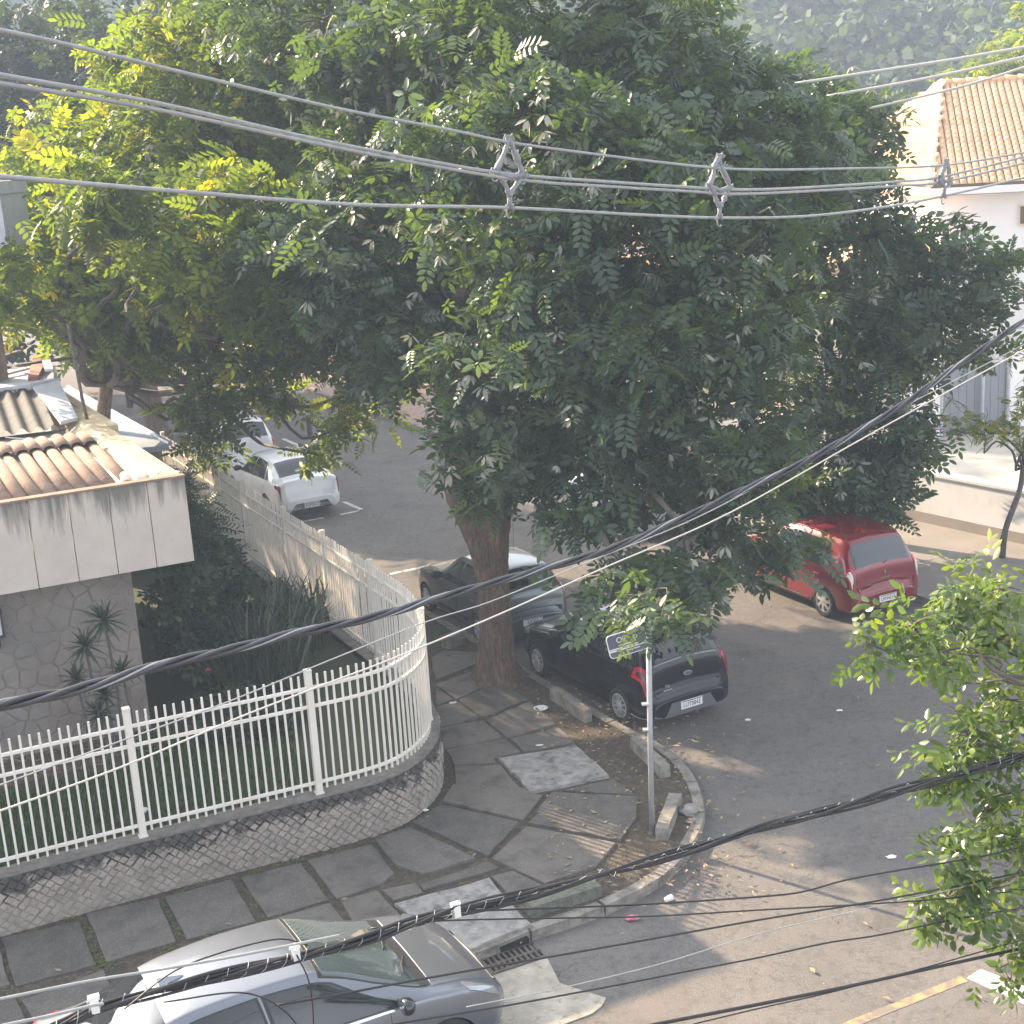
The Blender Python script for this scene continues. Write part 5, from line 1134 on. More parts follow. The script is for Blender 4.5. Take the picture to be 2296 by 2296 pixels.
# ---- the near silver sedan, seen from above
CO = [(-.98, .3, .55, .6, .68, .58), (-.96, .26, .62, .7, .76, .64), (-.92, .24, .74, .86, .82, .69), (-.88, .23, .9, 1.0, .84, .69), (-.8, .22, .955, 1.055, .855, .67), (-.6, .2, .97, 1.09, .87, .64), (-.42, .19, .965, 1.13, .876, .615), (-.2, .19, .96, 1.25, .882, .59), (.1, .18, .95, 1.37, .887, .575), (.4, .18, .94, 1.425, .89, .575), (.95, .18, .93, 1.452, .89, .59), (1.45, .18, .92, 1.435, .89, .59), (1.74, .18, .915, 1.35, .89, .6), (2.2, .18, .91, 1.14, .888, .67), (2.55, .18, .9, .985, .885, .72), (2.75, .19, .875, .945, .88, .70), (3.0, .2, .83, .885, .865, .68), (3.22, .22, .74, .79, .81, .64), (3.38, .24, .64, .68, .72, .56), (3.47, .28, .54, .57, .6, .47)]
c = Car('silver_sedan', 'silver grey sedan in the foreground seen from above with black mirror and shark fin', (-3.75, 11.57), rad(27.03), 'paint_silver', Body(CO, crown=.018), 2.70, .315, spokes=10)
c.pane('window', [(.12, .583), (1.0, .578), (.93, .752), (.34, .748)]); c.pane('window', [(1.07, .578), (2.4, .58), (1.66, .742), (1.02, .752)]); c.pane('quarter_window', [(-.24, .588), (.06, .583), (.25, .745), (.12, .72)])
c.door(.0, 1.04); c.door(1.08, 2.15)
c.part('windscreen_frame', c.b.over(2.60, 1.56, .775, .775, .003), 'car_black_plastic')
c.part('windscreen', c.b.over(2.53, 1.60, .79, .79, .008, 10, 24), 'screen_glass'); c.part('rear_window', c.b.over(-.52, .12, .795, .79, .007, 10, 24), 'glass_dark')
c.part('cowl', c.b.over(2.64, 2.55, .79, .785, .006), 'car_black_plastic')
c.part('bonnet', c.b.over(3.38, 2.66, .79, .765, .004, 14, 24, .006), 'paint_silver')
c.part('roof_seam', c.b.over(.08, .092, .78, .78, .0015, 2, 20, .003), 'void')
for sg in (1, -1):
    c.part('headlamp', c.b.side([(3.0, .56), (3.36, .50), (3.3, .60), (2.96, .72)], sg, .01, 8, 6, .02), 'lamp_clear')
    c.part('tail_lamp', c.b.side([(-.93, .5), (-.62, .52), (-.62, .57), (-.88, .6)], sg, .012, 8, 5, .02), 'lamp_red')
    c.part('wiper', MB().tube([(2.6, sg*.25+.1, .99), (2.5, sg*.25-.1, 1.03), (2.44, sg*.25-.28, 1.06)], .01, 5), 'car_black_plastic')
    c.part('sill_trim', c.b.side([(.43, .15), (2.2, .15), (2.2, .185), (.43, .185)], sg, .006), 'car_black_plastic')
    c.part('window_trim', c.b.side([(-.3, .556), (2.2, .552), (2.2, .566), (-.3, .572)], sg, .008, 16, 2, .01), 'chrome')
c.mirror(2.28, mat='car_gloss_black', out=.13, sides=(-1,))
fn = MB(); fn.add([(.2, -.035, 1.425), (.2, .035, 1.425), (.44, .01, 1.45), (.44, -.01, 1.45), (.19, 0, 1.5), (.24, 0, 1.5)], [(0, 1, 2, 3), (0, 4, 1), (1, 4, 5), (1, 5, 2), (0, 3, 5), (0, 5, 4), (3, 2, 5)]); c.part('roof_fin', fn, 'paint_silver', False)
c.part('fuel_flap', c.b.side([(2.42, .40), (2.58, .40), (2.58, .47), (2.42, .47)], -1, .003, 4, 4, .004), 'paint_silver'); c.number_plate('LTB', -1.0, .6); c.part('sill_cover', c.b.over(3.44, 3.4, .8, .8, .006), 'car_black_plastic')

# ---------------------------------------------------------------- trees
def limb(g, a, b, r0, r1, sag=.0, n=7, wob=.12, seg=8):
    a, b = np.array(a, float), np.array(b, float); L = np.linalg.norm(b-a); pts = []
    for k in range(n+1):
        t = k/n; p = a+(b-a)*t+np.array((0, 0, sag*L*math.sin(math.pi*t)))
        if 0 < k < n: p = p+rng.normal(size=3)*wob*L*.12
        pts.append(p)
    q = smooth_path(pts, 3); N_ = len(q)-1
    g.tube(q, [r0+(r1-r0)*(k/N_)**.8 for k in range(N_+1)], seg)
LOBES={
'main' :[
  (-3.4,25.0,7.3,1.1),(-1.7,27.4,5.3,.9),(-2.4,24.0,7.1,1.1),(-3.0,28.4,6.0,1.4),(-2.9,28.1,6.1,1.0),(-.8,26.5,5.6,1.1),(.35,21.9,4.4,.75),(-.6,21.6,3.95,.5),(.2,21.7,3.75,.45),
  (0.80,25.50,10.60,2.12),
  (-1.22,26.50,9.97,2.00),
  (2.55,25.00,9.86,1.89),
  (0.43,22.50,8.37,1.95),
  (2.17,22.00,7.72,1.83),
  (4.16,24.00,8.38,1.63),
  (-1.84,26.00,7.77,1.86),
  (0.45,21.50,6.26,1.62),
  (2.00,21.00,5.59,1.50),
  (3.37,22.00,6.52,1.58),
  (-1.32,24.00,5.70,1.36),
  (-0.16,21.20,4.29,1.00),
  (1.53,21.00,3.98,1.11),
  (3.01,21.00,4.31,1.27),
  (3.38,20.00,3.13,0.83),
  (1.79,19.30,2.39,0.69),
  (2.49,19.30,2.70,0.69),
  (1.73,16.10,3.24,0.25),
  (1.50,17.30,3.13,0.33),
  (-3.20,29.00,11.37,1.86),
],
'right' :[
  (6.31,30.00,8.83,1.70),
  (7.54,31.00,8.77,0.99),
  (6.73,29.00,6.71,1.64),
  (9.13,29.00,5.72,1.31),
  (8.71,29.00,4.43,1.31),
  (6.51,28.50,4.63,1.93),
  (7.14,28.00,2.71,1.37),
  (5.74,27.50,2.24,1.35),
  (7.45,27.50,1.59,0.73),
  (6.31,27.20,1.40,0.72),
],
'left' :[
  (-5.0,25.3,7.3,1.3),(-4.6,24.9,6.7,1.0),(-4.4,26.0,7.6,1.4),(-4.8,30.0,6.5,1.3),(-7.2,25.4,8.3,.9),(-6.6,25.6,8.3,.7),
  (-6.70,31.00,9.16,2.22),
  (-8.36,31.00,7.70,2.10),
  (-5.95,30.00,7.07,2.04),
  (-9.45,31.00,6.41,1.29),
  (-7.77,31.00,5.96,1.52),
  (-5.23,30.00,5.47,1.58),
  (-9.79,32.00,8.65,1.09),
  (-5.92,32.00,10.78,1.93),
  (-5.08,33.00,11.57,1.74),
  (-4.06,31.00,9.55,2.10),
  (-3.59,30.00,7.26,1.92),
  (-4.19,30.00,5.63,1.47),
  (-6.52,30.00,3.49,0.74),
  (-5.90,31.00,3.97,0.70),
  (-4.10,30.50,2.41,0.48),
  (-3.09,31.00,3.69,0.70),
  (-4.60,31.00,4.02,0.64),
  (-3.51,30.50,3.09,0.41),
  (-6.47,30.00,2.96,0.38),
  (-2.69,28.50,5.93,1.29),
  (-7.79,33.00,10.60,1.37),
  (-7.91,30.00,5.69,0.90),
  (-6.88,30.00,5.34,0.85),
  (-8.70,30.00,6.07,0.79),
  (-9.57,33.00,9.78,0.87),
  (-8.85,26.00,6.81,0.69),
  (-9.12,26.50,7.22,0.40),
],
'far' :[
  (-10.5,40.3,5.8,1.6),(-12.5,42.0,7.2,1.8),(-9.5,38.5,6.2,1.5),(-11.2,41.2,8.0,1.4),(-10.6,38.7,5.3,1.3),(-13.2,41.3,7.0,1.3),
  (-11.96,43.00,4.43,1.46),
  (-14.39,44.00,5.44,1.33),
],
}

feath = feather_template(5, .40, .17, .066, .35); feath2 = palm_template(7, .23, .072, 31, .45); pale = palm_template(6, .165, .05, 1, .9)
def crown(t, lobes, mat, n_m2, sc, pale_n=0, tint_mu=.45, tint_sd=.2, yellow=0., inner=.55):
    P, Nn = lobe_points(lobes, n_m2, inner, .33, .82); n = len(P); h = rng.random(n)
    tint = np.clip(rng.normal(tint_mu, tint_sd, n), 0, .88)
    if yellow: lit = (Nn[:, 0] < -.1) & (h < yellow); tint[lit] = rng.uniform(.85, 1, lit.sum())  # sun-facing leaves yellowed: sunlight put into the leaf tint
    a = rng.random(n) < .6
    parts = [stamp(feath[0], feath[1], P[a], rotmats(a.sum(), .55, .35), rng.uniform(.55, 1.4, a.sum())*sc, tint[a]), stamp(feath2[0], feath2[1], P[~a], rotmats((~a).sum(), .3, .8), rng.uniform(.5, 1.35, (~a).sum())*sc, tint[~a])]
    V, F, tt = join(parts); tag(obj('foliage', fast_mesh('foliage', V, F, tint=tt), mat, t), kind='stuff'); return P, Nn
# --- the big street tree on the corner pavement
bt = thing('street_tree', 'big spreading street tree with thick rough trunk beside the green hatchback', 'tree', (-.4, 22.25, .12), group='street trees')
g = MB(); V, F = [], []; nseg = 110; prof = [(.10, .52), (.2, .41), (.36, .345), (.6, .30), (1.0, .268), (1.5, .252), (1.9, .255), (2.25, .285), (2.6, .335), (2.95, .4), (3.3, .45), (3.7, .46), (4.1, .4), (4.4, .3)]
zs = np.linspace(.1, 4.4, 90); rs_ = np.interp(zs, [q[0] for q in prof], [q[1] for q in prof])
ph = [(random.randint(9, 34), random.uniform(0, 6.28), random.uniform(-2.5, 2.5), random.uniform(3, 9), random.uniform(0, 6.28)) for k in range(14)]
for z, r in zip(zs, rs_):
    for k in range(nseg):
        a = 2*math.pi*k/nseg; fl = max(0, (.5-z))*1.1; q = r*(1+.26*fl*math.sin(5*a+.6)+.05*math.sin(3*a+z*1.2))
        rid = sum(abs(math.sin(n_*a/2+p_+t_*z+.5*math.sin(zf*z+zp))) for n_, p_, t_, zf, zp in ph)/len(ph)-.64
        q += .11*rid+random.gauss(0, .0035)
        if z > 2.3: q *= 1+min(.3, .3*(z-2.3))*(max(0, math.cos(a-3.2))**2-.35*max(0, math.cos(a-4.7))**4)
        V.append((-.42+.02*z-.045*max(0, z-1.5)+q*math.cos(a), 22.25+q*math.sin(a), z))
n = len(zs); F = [(i*nseg+k, i*nseg+(k+1) % nseg, (i+1)*nseg+(k+1) % nseg, (i+1)*nseg+k) for i in range(n-1) for k in range(nseg)]+[tuple((n-1)*nseg+k for k in range(nseg))]
g.add(V, F)
trunk = g.build('trunk', 'bark', bt, True)
top = np.array((-.5, 22.25, 3.7)); hubs = [np.array(p) for p in ((-1.3, 23.2, 5.6), (.4, 22.4, 6.0), (1.3, 21.6, 4.9), (.6, 23.4, 7.2), (-.4, 24.2, 7.6))]
for hb in hubs: g = MB(); limb(g, top, hb, .2, .12, .03, 6, .3); g.build('branch', 'bark', bt, True)
for L_ in LOBES['main']:
    q = np.array(L_[:3]); hb = min(hubs, key=lambda h: np.linalg.norm(h-q)); g = MB()
    if L_[3] < .4: hb = np.array((1.79, 19.3, 2.45))
    limb(g, hb, q, *((.09, .03) if L_[3] > .4 else (.014, .006)), .05, 7, .4, 7)
    for k in range(5): d = rng.normal(size=3); d /= np.linalg.norm(d); limb(g, q+d*.1, q+d*L_[3]*.85, .025, .006, .05, 4, .5, 5)
    g.build('branch', 'twig', bt)
MP, MN = crown(bt, LOBES['main'], 'leaf_feather', 27, 1.0, tint_mu=.42, tint_sd=.22, yellow=.0)
# pale drooping leaf clusters: the ones that face the street are parts, each a cluster of six leaves
pale_me = []
for k in range(4):
    T, TF = palm_template(5+k % 3, .2, .062, 20+k, .6+.3*k); pale_me.append(fast_mesh('leaf_cluster', T, TF, tint=rng.random(len(T))*.2+.3+.15*k)); pale_me[-1].materials.append(MATS['leaf_pale'])
def clusters(t, lobes, n, facing=True):
    w_ = np.array([l[3]**2 for l in lobes]); w_ = w_/w_.sum()
    for k in range(n):
        l = lobes[int(rng.choice(len(lobes), p=w_))]; d = rng.normal(size=3); d[1] = -abs(d[1])-.3; d /= np.linalg.norm(d)
        p = np.array(l[:3])+d*l[3]*np.array((1, 1, .85))*random.uniform(.95, 1.15)
        for q in range(random.choice((1, 1, 2, 3))):
            o = obj('leaf_cluster', random.choice(pale_me), None, t); o.matrix_parent_inverse = Matrix.Translation(-Vector(t['world_parts'])); o.location = p+rng.normal(size=3)*.16; o.rotation_euler = (random.gauss(0, .35), random.gauss(0, .35), random.random()*6.28); s_ = random.uniform(.6, 1.15); o.scale = (s_, s_, s_)
clusters(bt, LOBES['main'], 190)
# hanging aerial strands
for k in range(34):
    l = random.choice(LOBES['main'][7:15]); x, y = l[0]+random.uniform(-1, 1)*l[3], l[1]+random.uniform(-.6, .8)*l[3]; z0 = l[2]-random.uniform(0, .5)*l[3]; z1 = max(.5, z0-random.uniform(.4, 1.8)); g = MB()
    g.tube([(x, y, z0), (x+random.gauss(0, .03), y, (z0+z1)/2), (x+random.gauss(0, .06), y, z1)], .0035, 4); g.build('hanging_root', 'twig', bt)
# --- tree on the opposite pavement
rt = thing('street_tree', 'dark street tree rising behind the red hatchback on the opposite pavement', 'tree', (7.3, 29.2, .12), group='street trees')
g = MB(); g.tube(smooth_path([(7.3, 29.2, .1), (7.25, 29.2, 1.2), (7.2, 29.1, 2.6), (7.0, 29.0, 4.0)], 4), [.3, .27, .25, .24, .23, .23, .22, .22, .21, .2, .19, .18, .17], 14); g.build('trunk', 'bark', rt, True)
for L_ in LOBES['right']: g = MB(); limb(g, (7.0, 29.0, 3.6), L_[:3], .11, .03, .05, 7, .5, 7); g.build('branch', 'twig', rt)
crown(rt, LOBES['right'], 'leaf_feather', 25, 1.1, tint_mu=.38, tint_sd=.2); clusters(rt, LOBES['right'], 60)
# --- trees along the near pavement further up the street
lt_ = thing('garden_tree', 'sunlit yellow green tree rising behind the corner house, left of the trunk', 'tree', (-9.3, 31.6, .12))
g = MB(); g.tube(smooth_path([(-9.3, 31.6, .1), (-9.3, 31.5, 1.5), (-9.1, 31.3, 3.2), (-8.7, 31.0, 4.6)], 4), [.26, .22, .2, .19, .18, .18, .17, .17, .16, .16, .15, .15, .14], 14); g.build('trunk', 'bark', lt_, True)
for L_ in LOBES['left']: g = MB(); limb(g, (-8.8, 31.1, 4.2), L_[:3], .1, .025, .06, 7, .5, 6); g.build('branch', 'twig', lt_)
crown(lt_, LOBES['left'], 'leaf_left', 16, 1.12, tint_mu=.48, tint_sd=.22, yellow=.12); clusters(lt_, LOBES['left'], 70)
ft_ = thing('street_tree', 'street tree up the street, its thick trunk showing beside the metal roof edge', 'tree', (-11.6, 45.7, .12), group='street trees')
g = MB(); g.tube(smooth_path([(-11.5, 45.7, .1), (-11.6, 45.6, 1.5), (-11.9, 45.2, 3.2), (-12.0, 44.6, 5.0)], 4), [.5, .42, .38, .36, .35, .34, .33, .32, .31, .3, .28, .26, .24], 14); g.build('trunk', 'bark', ft_, True)
g = MB(); limb(g, (-11.7, 45.4, 2.4), (-9.5, 43, 4.6), .16, .08); limb(g, (-11.7, 45.4, 2.6), (-10.9, 44.5, 4.5), .14, .06); g.build('branch', 'bark', ft_, True)
for L_ in LOBES['far']: g = MB(); limb(g, (-11.8, 45.0, 4.2), L_[:3], .1, .025, .06, 7, .5, 6); g.build('branch', 'twig', ft_)
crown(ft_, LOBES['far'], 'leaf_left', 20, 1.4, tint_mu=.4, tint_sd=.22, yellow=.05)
fr = [l for l in ((-14.2, 34.0, 3.4, .6),)]
t = thing('street_tree', 'thin dark trunk at the left edge with a small crown above the roofs', 'tree', (-17.0, 47.5, .1), group='street trees')
g = MB(); g.tube(smooth_path([(-17.3, 47.5, 0), (-17.4, 47.5, 2), (-17.1, 47.4, 4), (-17.2, 47.2, 6)], 4), [.22]*4+[.19]*4+[.17]*4+[.15], 10); g.build('trunk', 'bark', t, True)
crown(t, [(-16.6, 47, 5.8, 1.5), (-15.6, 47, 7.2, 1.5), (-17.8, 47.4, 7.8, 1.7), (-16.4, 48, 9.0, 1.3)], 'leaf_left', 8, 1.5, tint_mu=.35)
# --- small tree by the white wall on the right
t = thing('small_tree', 'small crooked tree in front of the low white wall at the right edge', 'tree', (9.9, 27.3, .12))
g = MB(); g.tube(smooth_path([(9.9, 27.3, .1), (9.95, 27.3, .7), (10.25, 27.4, 1.5), (10.35, 27.5, 2.0)], 5), [.07]*5+[.06]*5+[.055]*5+[.05], 9); g.build('trunk', 'wood_dark', t, True)
TL = [(10.9, 27.8, 3.9, .75), (11.3, 28.0, 4.6, .8), (10.6, 27.6, 3.2, .5), (11.4, 28.0, 3.2, .6), (10.2, 27.4, 2.6, .35), (9.5, 27.3, 2.9, .4), (9.0, 27.2, 2.8, .35)]
for l in TL:
    g = MB(); limb(g, (10.35, 27.5, 1.95), l[:3], .035, .01, .05, 6, .6, 6)
    for k in range(6): d = rng.normal(size=3); d /= np.linalg.norm(d); limb(g, l[:3], np.array(l[:3])+d*l[3], .01, .003, .05, 4, .5, 4)
    g.build('branch', 'wood_dark', t)
P, Nn = lobe_points(TL, 34, .3, .25, 1.); n = len(P); V, F, tt = stamp(*feather_template(6, .2, .07, .03, .3), P, rotmats(n, .5, .2), rng.uniform(.7, 1.2, n), rng.uniform(.45, 1, n)); tag(obj('foliage', fast_mesh('foliage', V, F, tint=tt), 'leaf_left', t), kind='stuff')
# --- foreground tree with glossy oval leaves, its trunk outside the frame on the right
gt = thing('leafy_tree', 'glossy oval leaved tree reaching in from the right edge in the foreground', 'tree', (4.9, 8.7, 0))
g = MB(); g.tube(smooth_path([(4.9, 8.7, 0), (4.85, 8.7, 1.5), (4.75, 8.75, 3.0), (4.6, 8.8, 4.4), (4.7, 8.8, 5.4)], 4), [.14]*4+[.12]*4+[.1]*4+[.08]*2+[.06]*2+[.03], 10); g.build('trunk', 'bark', gt, True)
FGL=[
  (2.22,8.40,5.64,0.10),
  (2.52,8.50,5.72,0.19),
  (2.98,9.00,5.70,0.20),
  (3.38,9.30,5.65,0.21),
  (2.76,8.60,5.41,0.13),
  (3.21,9.00,5.34,0.19),
  (3.33,9.00,4.95,0.20),
  (2.94,8.60,4.95,0.19),
  (3.20,8.60,4.70,0.23),
  (2.78,8.40,4.78,0.14),
  (2.99,8.40,4.43,0.22),
  (3.29,8.60,4.03,0.23),
  (2.72,8.20,4.28,0.11),
  (2.66,8.10,4.00,0.14),
  (2.90,8.20,3.97,0.15),
  (2.57,8.00,3.88,0.08),
  (3.16,8.20,3.64,0.12),
  (3.12,8.20,3.29,0.08),
]

tw = ovate_template(8, .085, .042, .22, 2); tw2 = ovate_template(6, .075, .04, .16, 5)
for (x, y, z, r) in FGL:
    g = MB(); limb(g, (4.4, 8.85, min(4.6, z-.1)), (x, y, z), .025, .006, .04, 8, .4, 6)
    for k in range(7): d = rng.normal(size=3); d /= np.linalg.norm(d); limb(g, (x, y, z), np.array((x, y, z))+d*r, .006, .002, .02, 3, .4, 4)
    g.build('branch', 'twig', gt)
P, Nn = lobe_points([(x, y, z, r*1.05) for x, y, z, r in FGL]+[(3.7, 9, 4.9, .3), (3.75, 8.9, 4.3, .35), (4.4, 8.8, 4.9, .5), (5.0, 8.7, 5.5, .6), (4.7, 9.1, 5.9, .5), (5.4, 9.0, 4.8, .5)], 50, .2, .13, 1.); n = len(P)
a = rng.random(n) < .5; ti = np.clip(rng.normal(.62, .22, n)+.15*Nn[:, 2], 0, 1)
V, F, tt = join([stamp(*tw, P[a], rotmats(a.sum(), .8, .2), rng.uniform(.7, 1.15, a.sum()), ti[a]), stamp(*tw2, P[~a], rotmats((~a).sum(), .5, .5), rng.uniform(.7, 1.2, (~a).sum()), ti[~a])])
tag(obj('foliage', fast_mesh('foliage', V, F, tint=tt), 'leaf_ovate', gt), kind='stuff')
sp_me = []
for k in range(5):
    T, TF = ovate_template(5+k, .095, .048, .17, 40+k); sp_me.append(fast_mesh('leaf_spray', T, TF, tint=np.full(len(T), .25+.15*k))); sp_me[-1].materials.append(MATS['leaf_ovate'])
for k in range(220):
    l = FGL[int(rng.integers(0, len(FGL)))]; d = rng.normal(size=3); d /= np.linalg.norm(d); d[0] -= .25; o = obj('leaf_spray', random.choice(sp_me), None, gt); o.matrix_parent_inverse = Matrix.Translation(-Vector(gt['world_parts'])); o.location = np.array(l[:3])+d*l[3]*random.uniform(.85, 1.25)
    o.rotation_euler = (random.gauss(0, .6), random.gauss(.2, .5), random.random()*6.28); s_ = random.uniform(.7, 1.1); o.scale = (s_, s_, s_)

# ---------------------------------------------------------------- right hand side: walls, gate, white house
lw = thing('low_wall', 'low pale rendered wall along the opposite pavement behind the small tree', 'wall', (9.8, 29.3, .12))
g = MB(); g.prism([(14.2, 23.1), (8.3, 31.5), (8.5, 31.65), (14.4, 23.25)], .1, 1.22); g.build('wall_body', 'wall_pale', lw); g = MB(); g.prism([(14.15, 23.05), (8.25, 31.5), (8.55, 31.7), (14.45, 23.28)], 1.222, 1.28); g.build('coping', 'wall_pale', lw)
g = MB(); g.prism([(14.17, 23.08), (8.28, 31.48), (8.3, 31.5), (14.2, 23.1)], .1, .36); g.build('skirting', 'sidewalk_far', lw)
gw = thing('courtyard_wall', 'pale wall with grey metal gate and posts beyond the sunlit courtyard', 'wall', (12.5, 38.6, .12))
for a, b in (((10.9, 38.0), (12.1, 38.5)), ((14.3, 39.4), (20, 41.8))):
    g = MB(); g.prism(line_box(a, b, .2), .1, 2.4); g.build('wall_panel', 'house_white', gw)
ga = thing('metal_gate', 'grey metal gate in the pale courtyard wall', 'gate', (13.2, 38.9, .12))
for k in range(8):
    a = np.array((12.15, 38.52))+np.array((2.1, .86))*k/8; b = a+np.array((2.1, .86))/8*.95; g = MB(); g.prism(line_box(tuple(a), tuple(b), .04), .16, 2.1); g.build('panel', 'gate_grey', ga)
for p in ((12.1, 38.5), (13.4, 38.95), (14.28, 39.4)): g = MB(); g.tube([(p[0], p[1]-.1, .1), (p[0], p[1]-.1, 2.5)], .05, 8); g.build('post', 'flashing', ga)
wh = thing('white_house', 'white house with terracotta hip roof and one small brown window', 'house', (14.4, 45.6, 0))
A_, B_, L0, R0, R1 = (np.array(q, float) for q in ((13.7, 45., 6.78), (30., 41.2, 6.78), (13.3, 61., 6.78), (16.2, 52.3, 9.95), (32., 48.8, 9.95)))
g = MB(); g.prism([(14.2, 45.45), (30, 41.8), (33, 56), (13.9, 60)], 0, 6.45); g.build('wall', 'house_white', wh)
ez, rz_ = 6.78, 9.95
def rquad(P, name, mat, th=.1):
    P = [Vector(p) for p in P]; nrm = (P[1]-P[0]).cross(P[2]-P[0]).normalized(); nrm = nrm if nrm.z > 0 else -nrm; k = len(P)
    g = MB(); g.add(P+[p-nrm*th for p in P], [tuple(range(k)), tuple(range(2*k-1, k-1, -1))]+[(i, (i+1) % k, k+(i+1) % k, k+i) for i in range(k)]); return g.build(name, mat, wh)
rquad([A_, B_, R1, R0], 'roof_slope', 'far_tile_dark'); rquad([A_, R0, L0], 'roof_slope', 'far_tile_dark'); rquad([(34, 57, ez), L0, R0-np.array((0, 0, .02)), R1-np.array((0, 0, .02))], 'roof_slope', 'far_tile_dark')
g = MB(); g.prism([(13.62, 44.9), (30, 41.1), (33.5, 57), (13.25, 61)], 6.5, 6.72); g.build('eaves', 'house_white', wh)
g = MB(); g.tube([A_+np.array((-.03, -.03, .06)), R0+np.array((0, 0, .1))], .12, 8); g.build('hip_ridge', 'house_cream', wh, True)
rd_ = (R1-R0)/np.linalg.norm(R1-R0)
for k in range(34): g = MB(); q = R0+rd_*.44*k; g.tube([q+np.array((0, 0, .1)), q+rd_*.46+np.array((0, 0, .07))], (.14, .12), 8); g.build('ridge_tile', 'far_tile', wh, True)
def tilemesh(w_, L):
    g = MB(); V = []; ns = 6
    for y, s_ in ((0, 1.), (L, .86)):
        for k in range(ns+1): a = math.pi*k/ns; V.append((w_*s_*math.cos(a), y, w_*s_*.75*math.sin(a)))
    g.add(V, [(k, k+1, ns+1+k+1, ns+1+k) for k in range(ns)]+[tuple(range(ns+1))]); return g.mesh('roof_tile', True)
tme = tilemesh(.105, .46); far_tiles = []
def lay(P0, ed, ud, wdt, test, near):
    """tiles over a slope: P0 corner at the eave, ed along the eave, ud straight up the slope"""
    zz = np.cross(ed, ud); Rm = Matrix((ed, ud, zz)).transposed() if zz[2] > 0 else Matrix((-ed, ud, -zz)).transposed()
    L = np.linalg.norm
    r = 0
    while r < 24:
        c_ = 0
        while c_*.225 < wdt:
            s_, h_ = .1+.225*c_, .03+.38*r
            if test(s_, h_): q = P0+ed*s_+ud*h_; far_tiles.append((q+zz*.02*(1 if zz[2] > 0 else -1), Rm, s_+near))
            c_ += 1
        r += 1
e1 = (B_-A_)/np.linalg.norm(B_-A_); v1 = R0-A_; u1 = v1-e1*np.dot(v1, e1); H1 = np.linalg.norm(u1); o1 = np.dot(v1, e1); u1 /= H1
lay(A_, e1, u1, 15.5, lambda s_, h_: h_ < H1-.1 and s_ > o1*h_/H1+.12, 0)
e2 = (L0-A_)/np.linalg.norm(L0-A_); v2 = R0-A_; u2 = v2-e2*np.dot(v2, e2); H2 = np.linalg.norm(u2); o2 = np.dot(v2, e2); u2 /= H2
lay(A_, e2, u2, 15.5, lambda s_, h_: h_ < H2-.1 and s_ > o2*h_/H2+.12 and s_ < 16-8.5*h_/H2, .5)
far_tiles.sort(key=lambda q: q[2]); V, F = [], []
bv = [v.co.copy() for v in tme.vertices]; bf = [tuple(p.vertices) for p in tme.polygons]
for k, (p, Rb, _) in enumerate(far_tiles):
    mt_ = 'far_tile' if random.random() > .06 else 'far_tile_dark'
    R_ = Rb @ Matrix.Rotation(-.05, 3, 'X')
    if k < 300:
        me = tme.copy() if mt_ == 'far_tile_dark' else tme
        o = obj('roof_tile', me, mt_, wh); o.matrix_parent_inverse = Matrix.Translation(-Vector(wh['world_parts'])); o.location = p; o.rotation_euler = R_.to_euler()
    else:
        o_ = len(V); V += [R_ @ v+Vector(p) for v in bv]; F += [tuple(i+o_ for i in f) for f in bf]
tag(obj('roof_tiles', fast_mesh('roof_tiles', V, F, True), 'far_tile', wh), kind='stuff')
wn = MB().box((16.75, 44.82, 5.75), (.62, .1, .66), rz=-.229).build('window', 'house_cream', wh); MB().box((16.74, 44.76, 5.75), (.5, .06, .54), rz=-.229).build('pane', 'brown_window', wn)
S_ = lambda s_, h_, d=.16: tuple(A_+e1*s_+u1*h_+np.cross(e1, u1)*d)
rquad([S_(5.6, 4.6), S_(9.5, 4.6), S_(9.5, 7.6), S_(4.5, 7.6)], 'solar_panel', 'blue_grey_metal', .06)
g = MB(); g.tube([S_(5.55, 4.5), S_(4.4, 7.65)], .08, 6); g.build('panel_edge', 'house_white', wh)
bw = thing('bright_house', 'bright white sunlit facade glimpsed through the leaves at right', 'building', (11, 47, 0)); g = MB(); g.prism([(3.5, 50.5), (13.2, 49), (13.2, 58), (4.5, 58)], 0, 5.2); g.build('wall', 'house_white', bw); g = MB(); g.prism([(3.3, 50.3), (13.3, 48.8), (13.3, 58.2), (4.3, 58.2)], 5.2, 5.45); g.build('roof', 'far_tile', bw)
# cream wall with bars and pillars across the street, in the sun
cw = thing('barred_wall', 'cream front wall with pillars and thin bars in the sun across the street', 'wall', A_at(12.2, 22)+(.12,))
def W_at(a): return np.array(A_at(12.2, a))
g = MB(); g.prism([tuple(W_at(14)), tuple(W_at(54)), tuple(W_at(54)+A_NRM*.2), tuple(W_at(14)+A_NRM*.2)], .1, .75); g.build('base_wall', 'house_cream', cw)
g = MB(); g.prism([tuple(W_at(14)+A_NRM*.05), tuple(W_at(54)+A_NRM*.05), tuple(W_at(54)+A_NRM*.13), tuple(W_at(14)+A_NRM*.13)], 2.2, 2.27); g.build('top_rail', 'house_cream', cw)
for k in range(17): p = W_at(14+2.5*k)+A_NRM*.1; g = MB(); g.box((p[0], p[1], 1.25), (.34, .34, 2.3), rz=rad(117.6)); g.build('pillar', 'house_cream', cw)
for k in range(200):
    a = 14+.2*k; p = W_at(a)+A_NRM*.1; g = MB(); g.box((p[0], p[1], 1.48), (.03, .03, 1.46)); g.build('bar', 'fence_paint', cw)
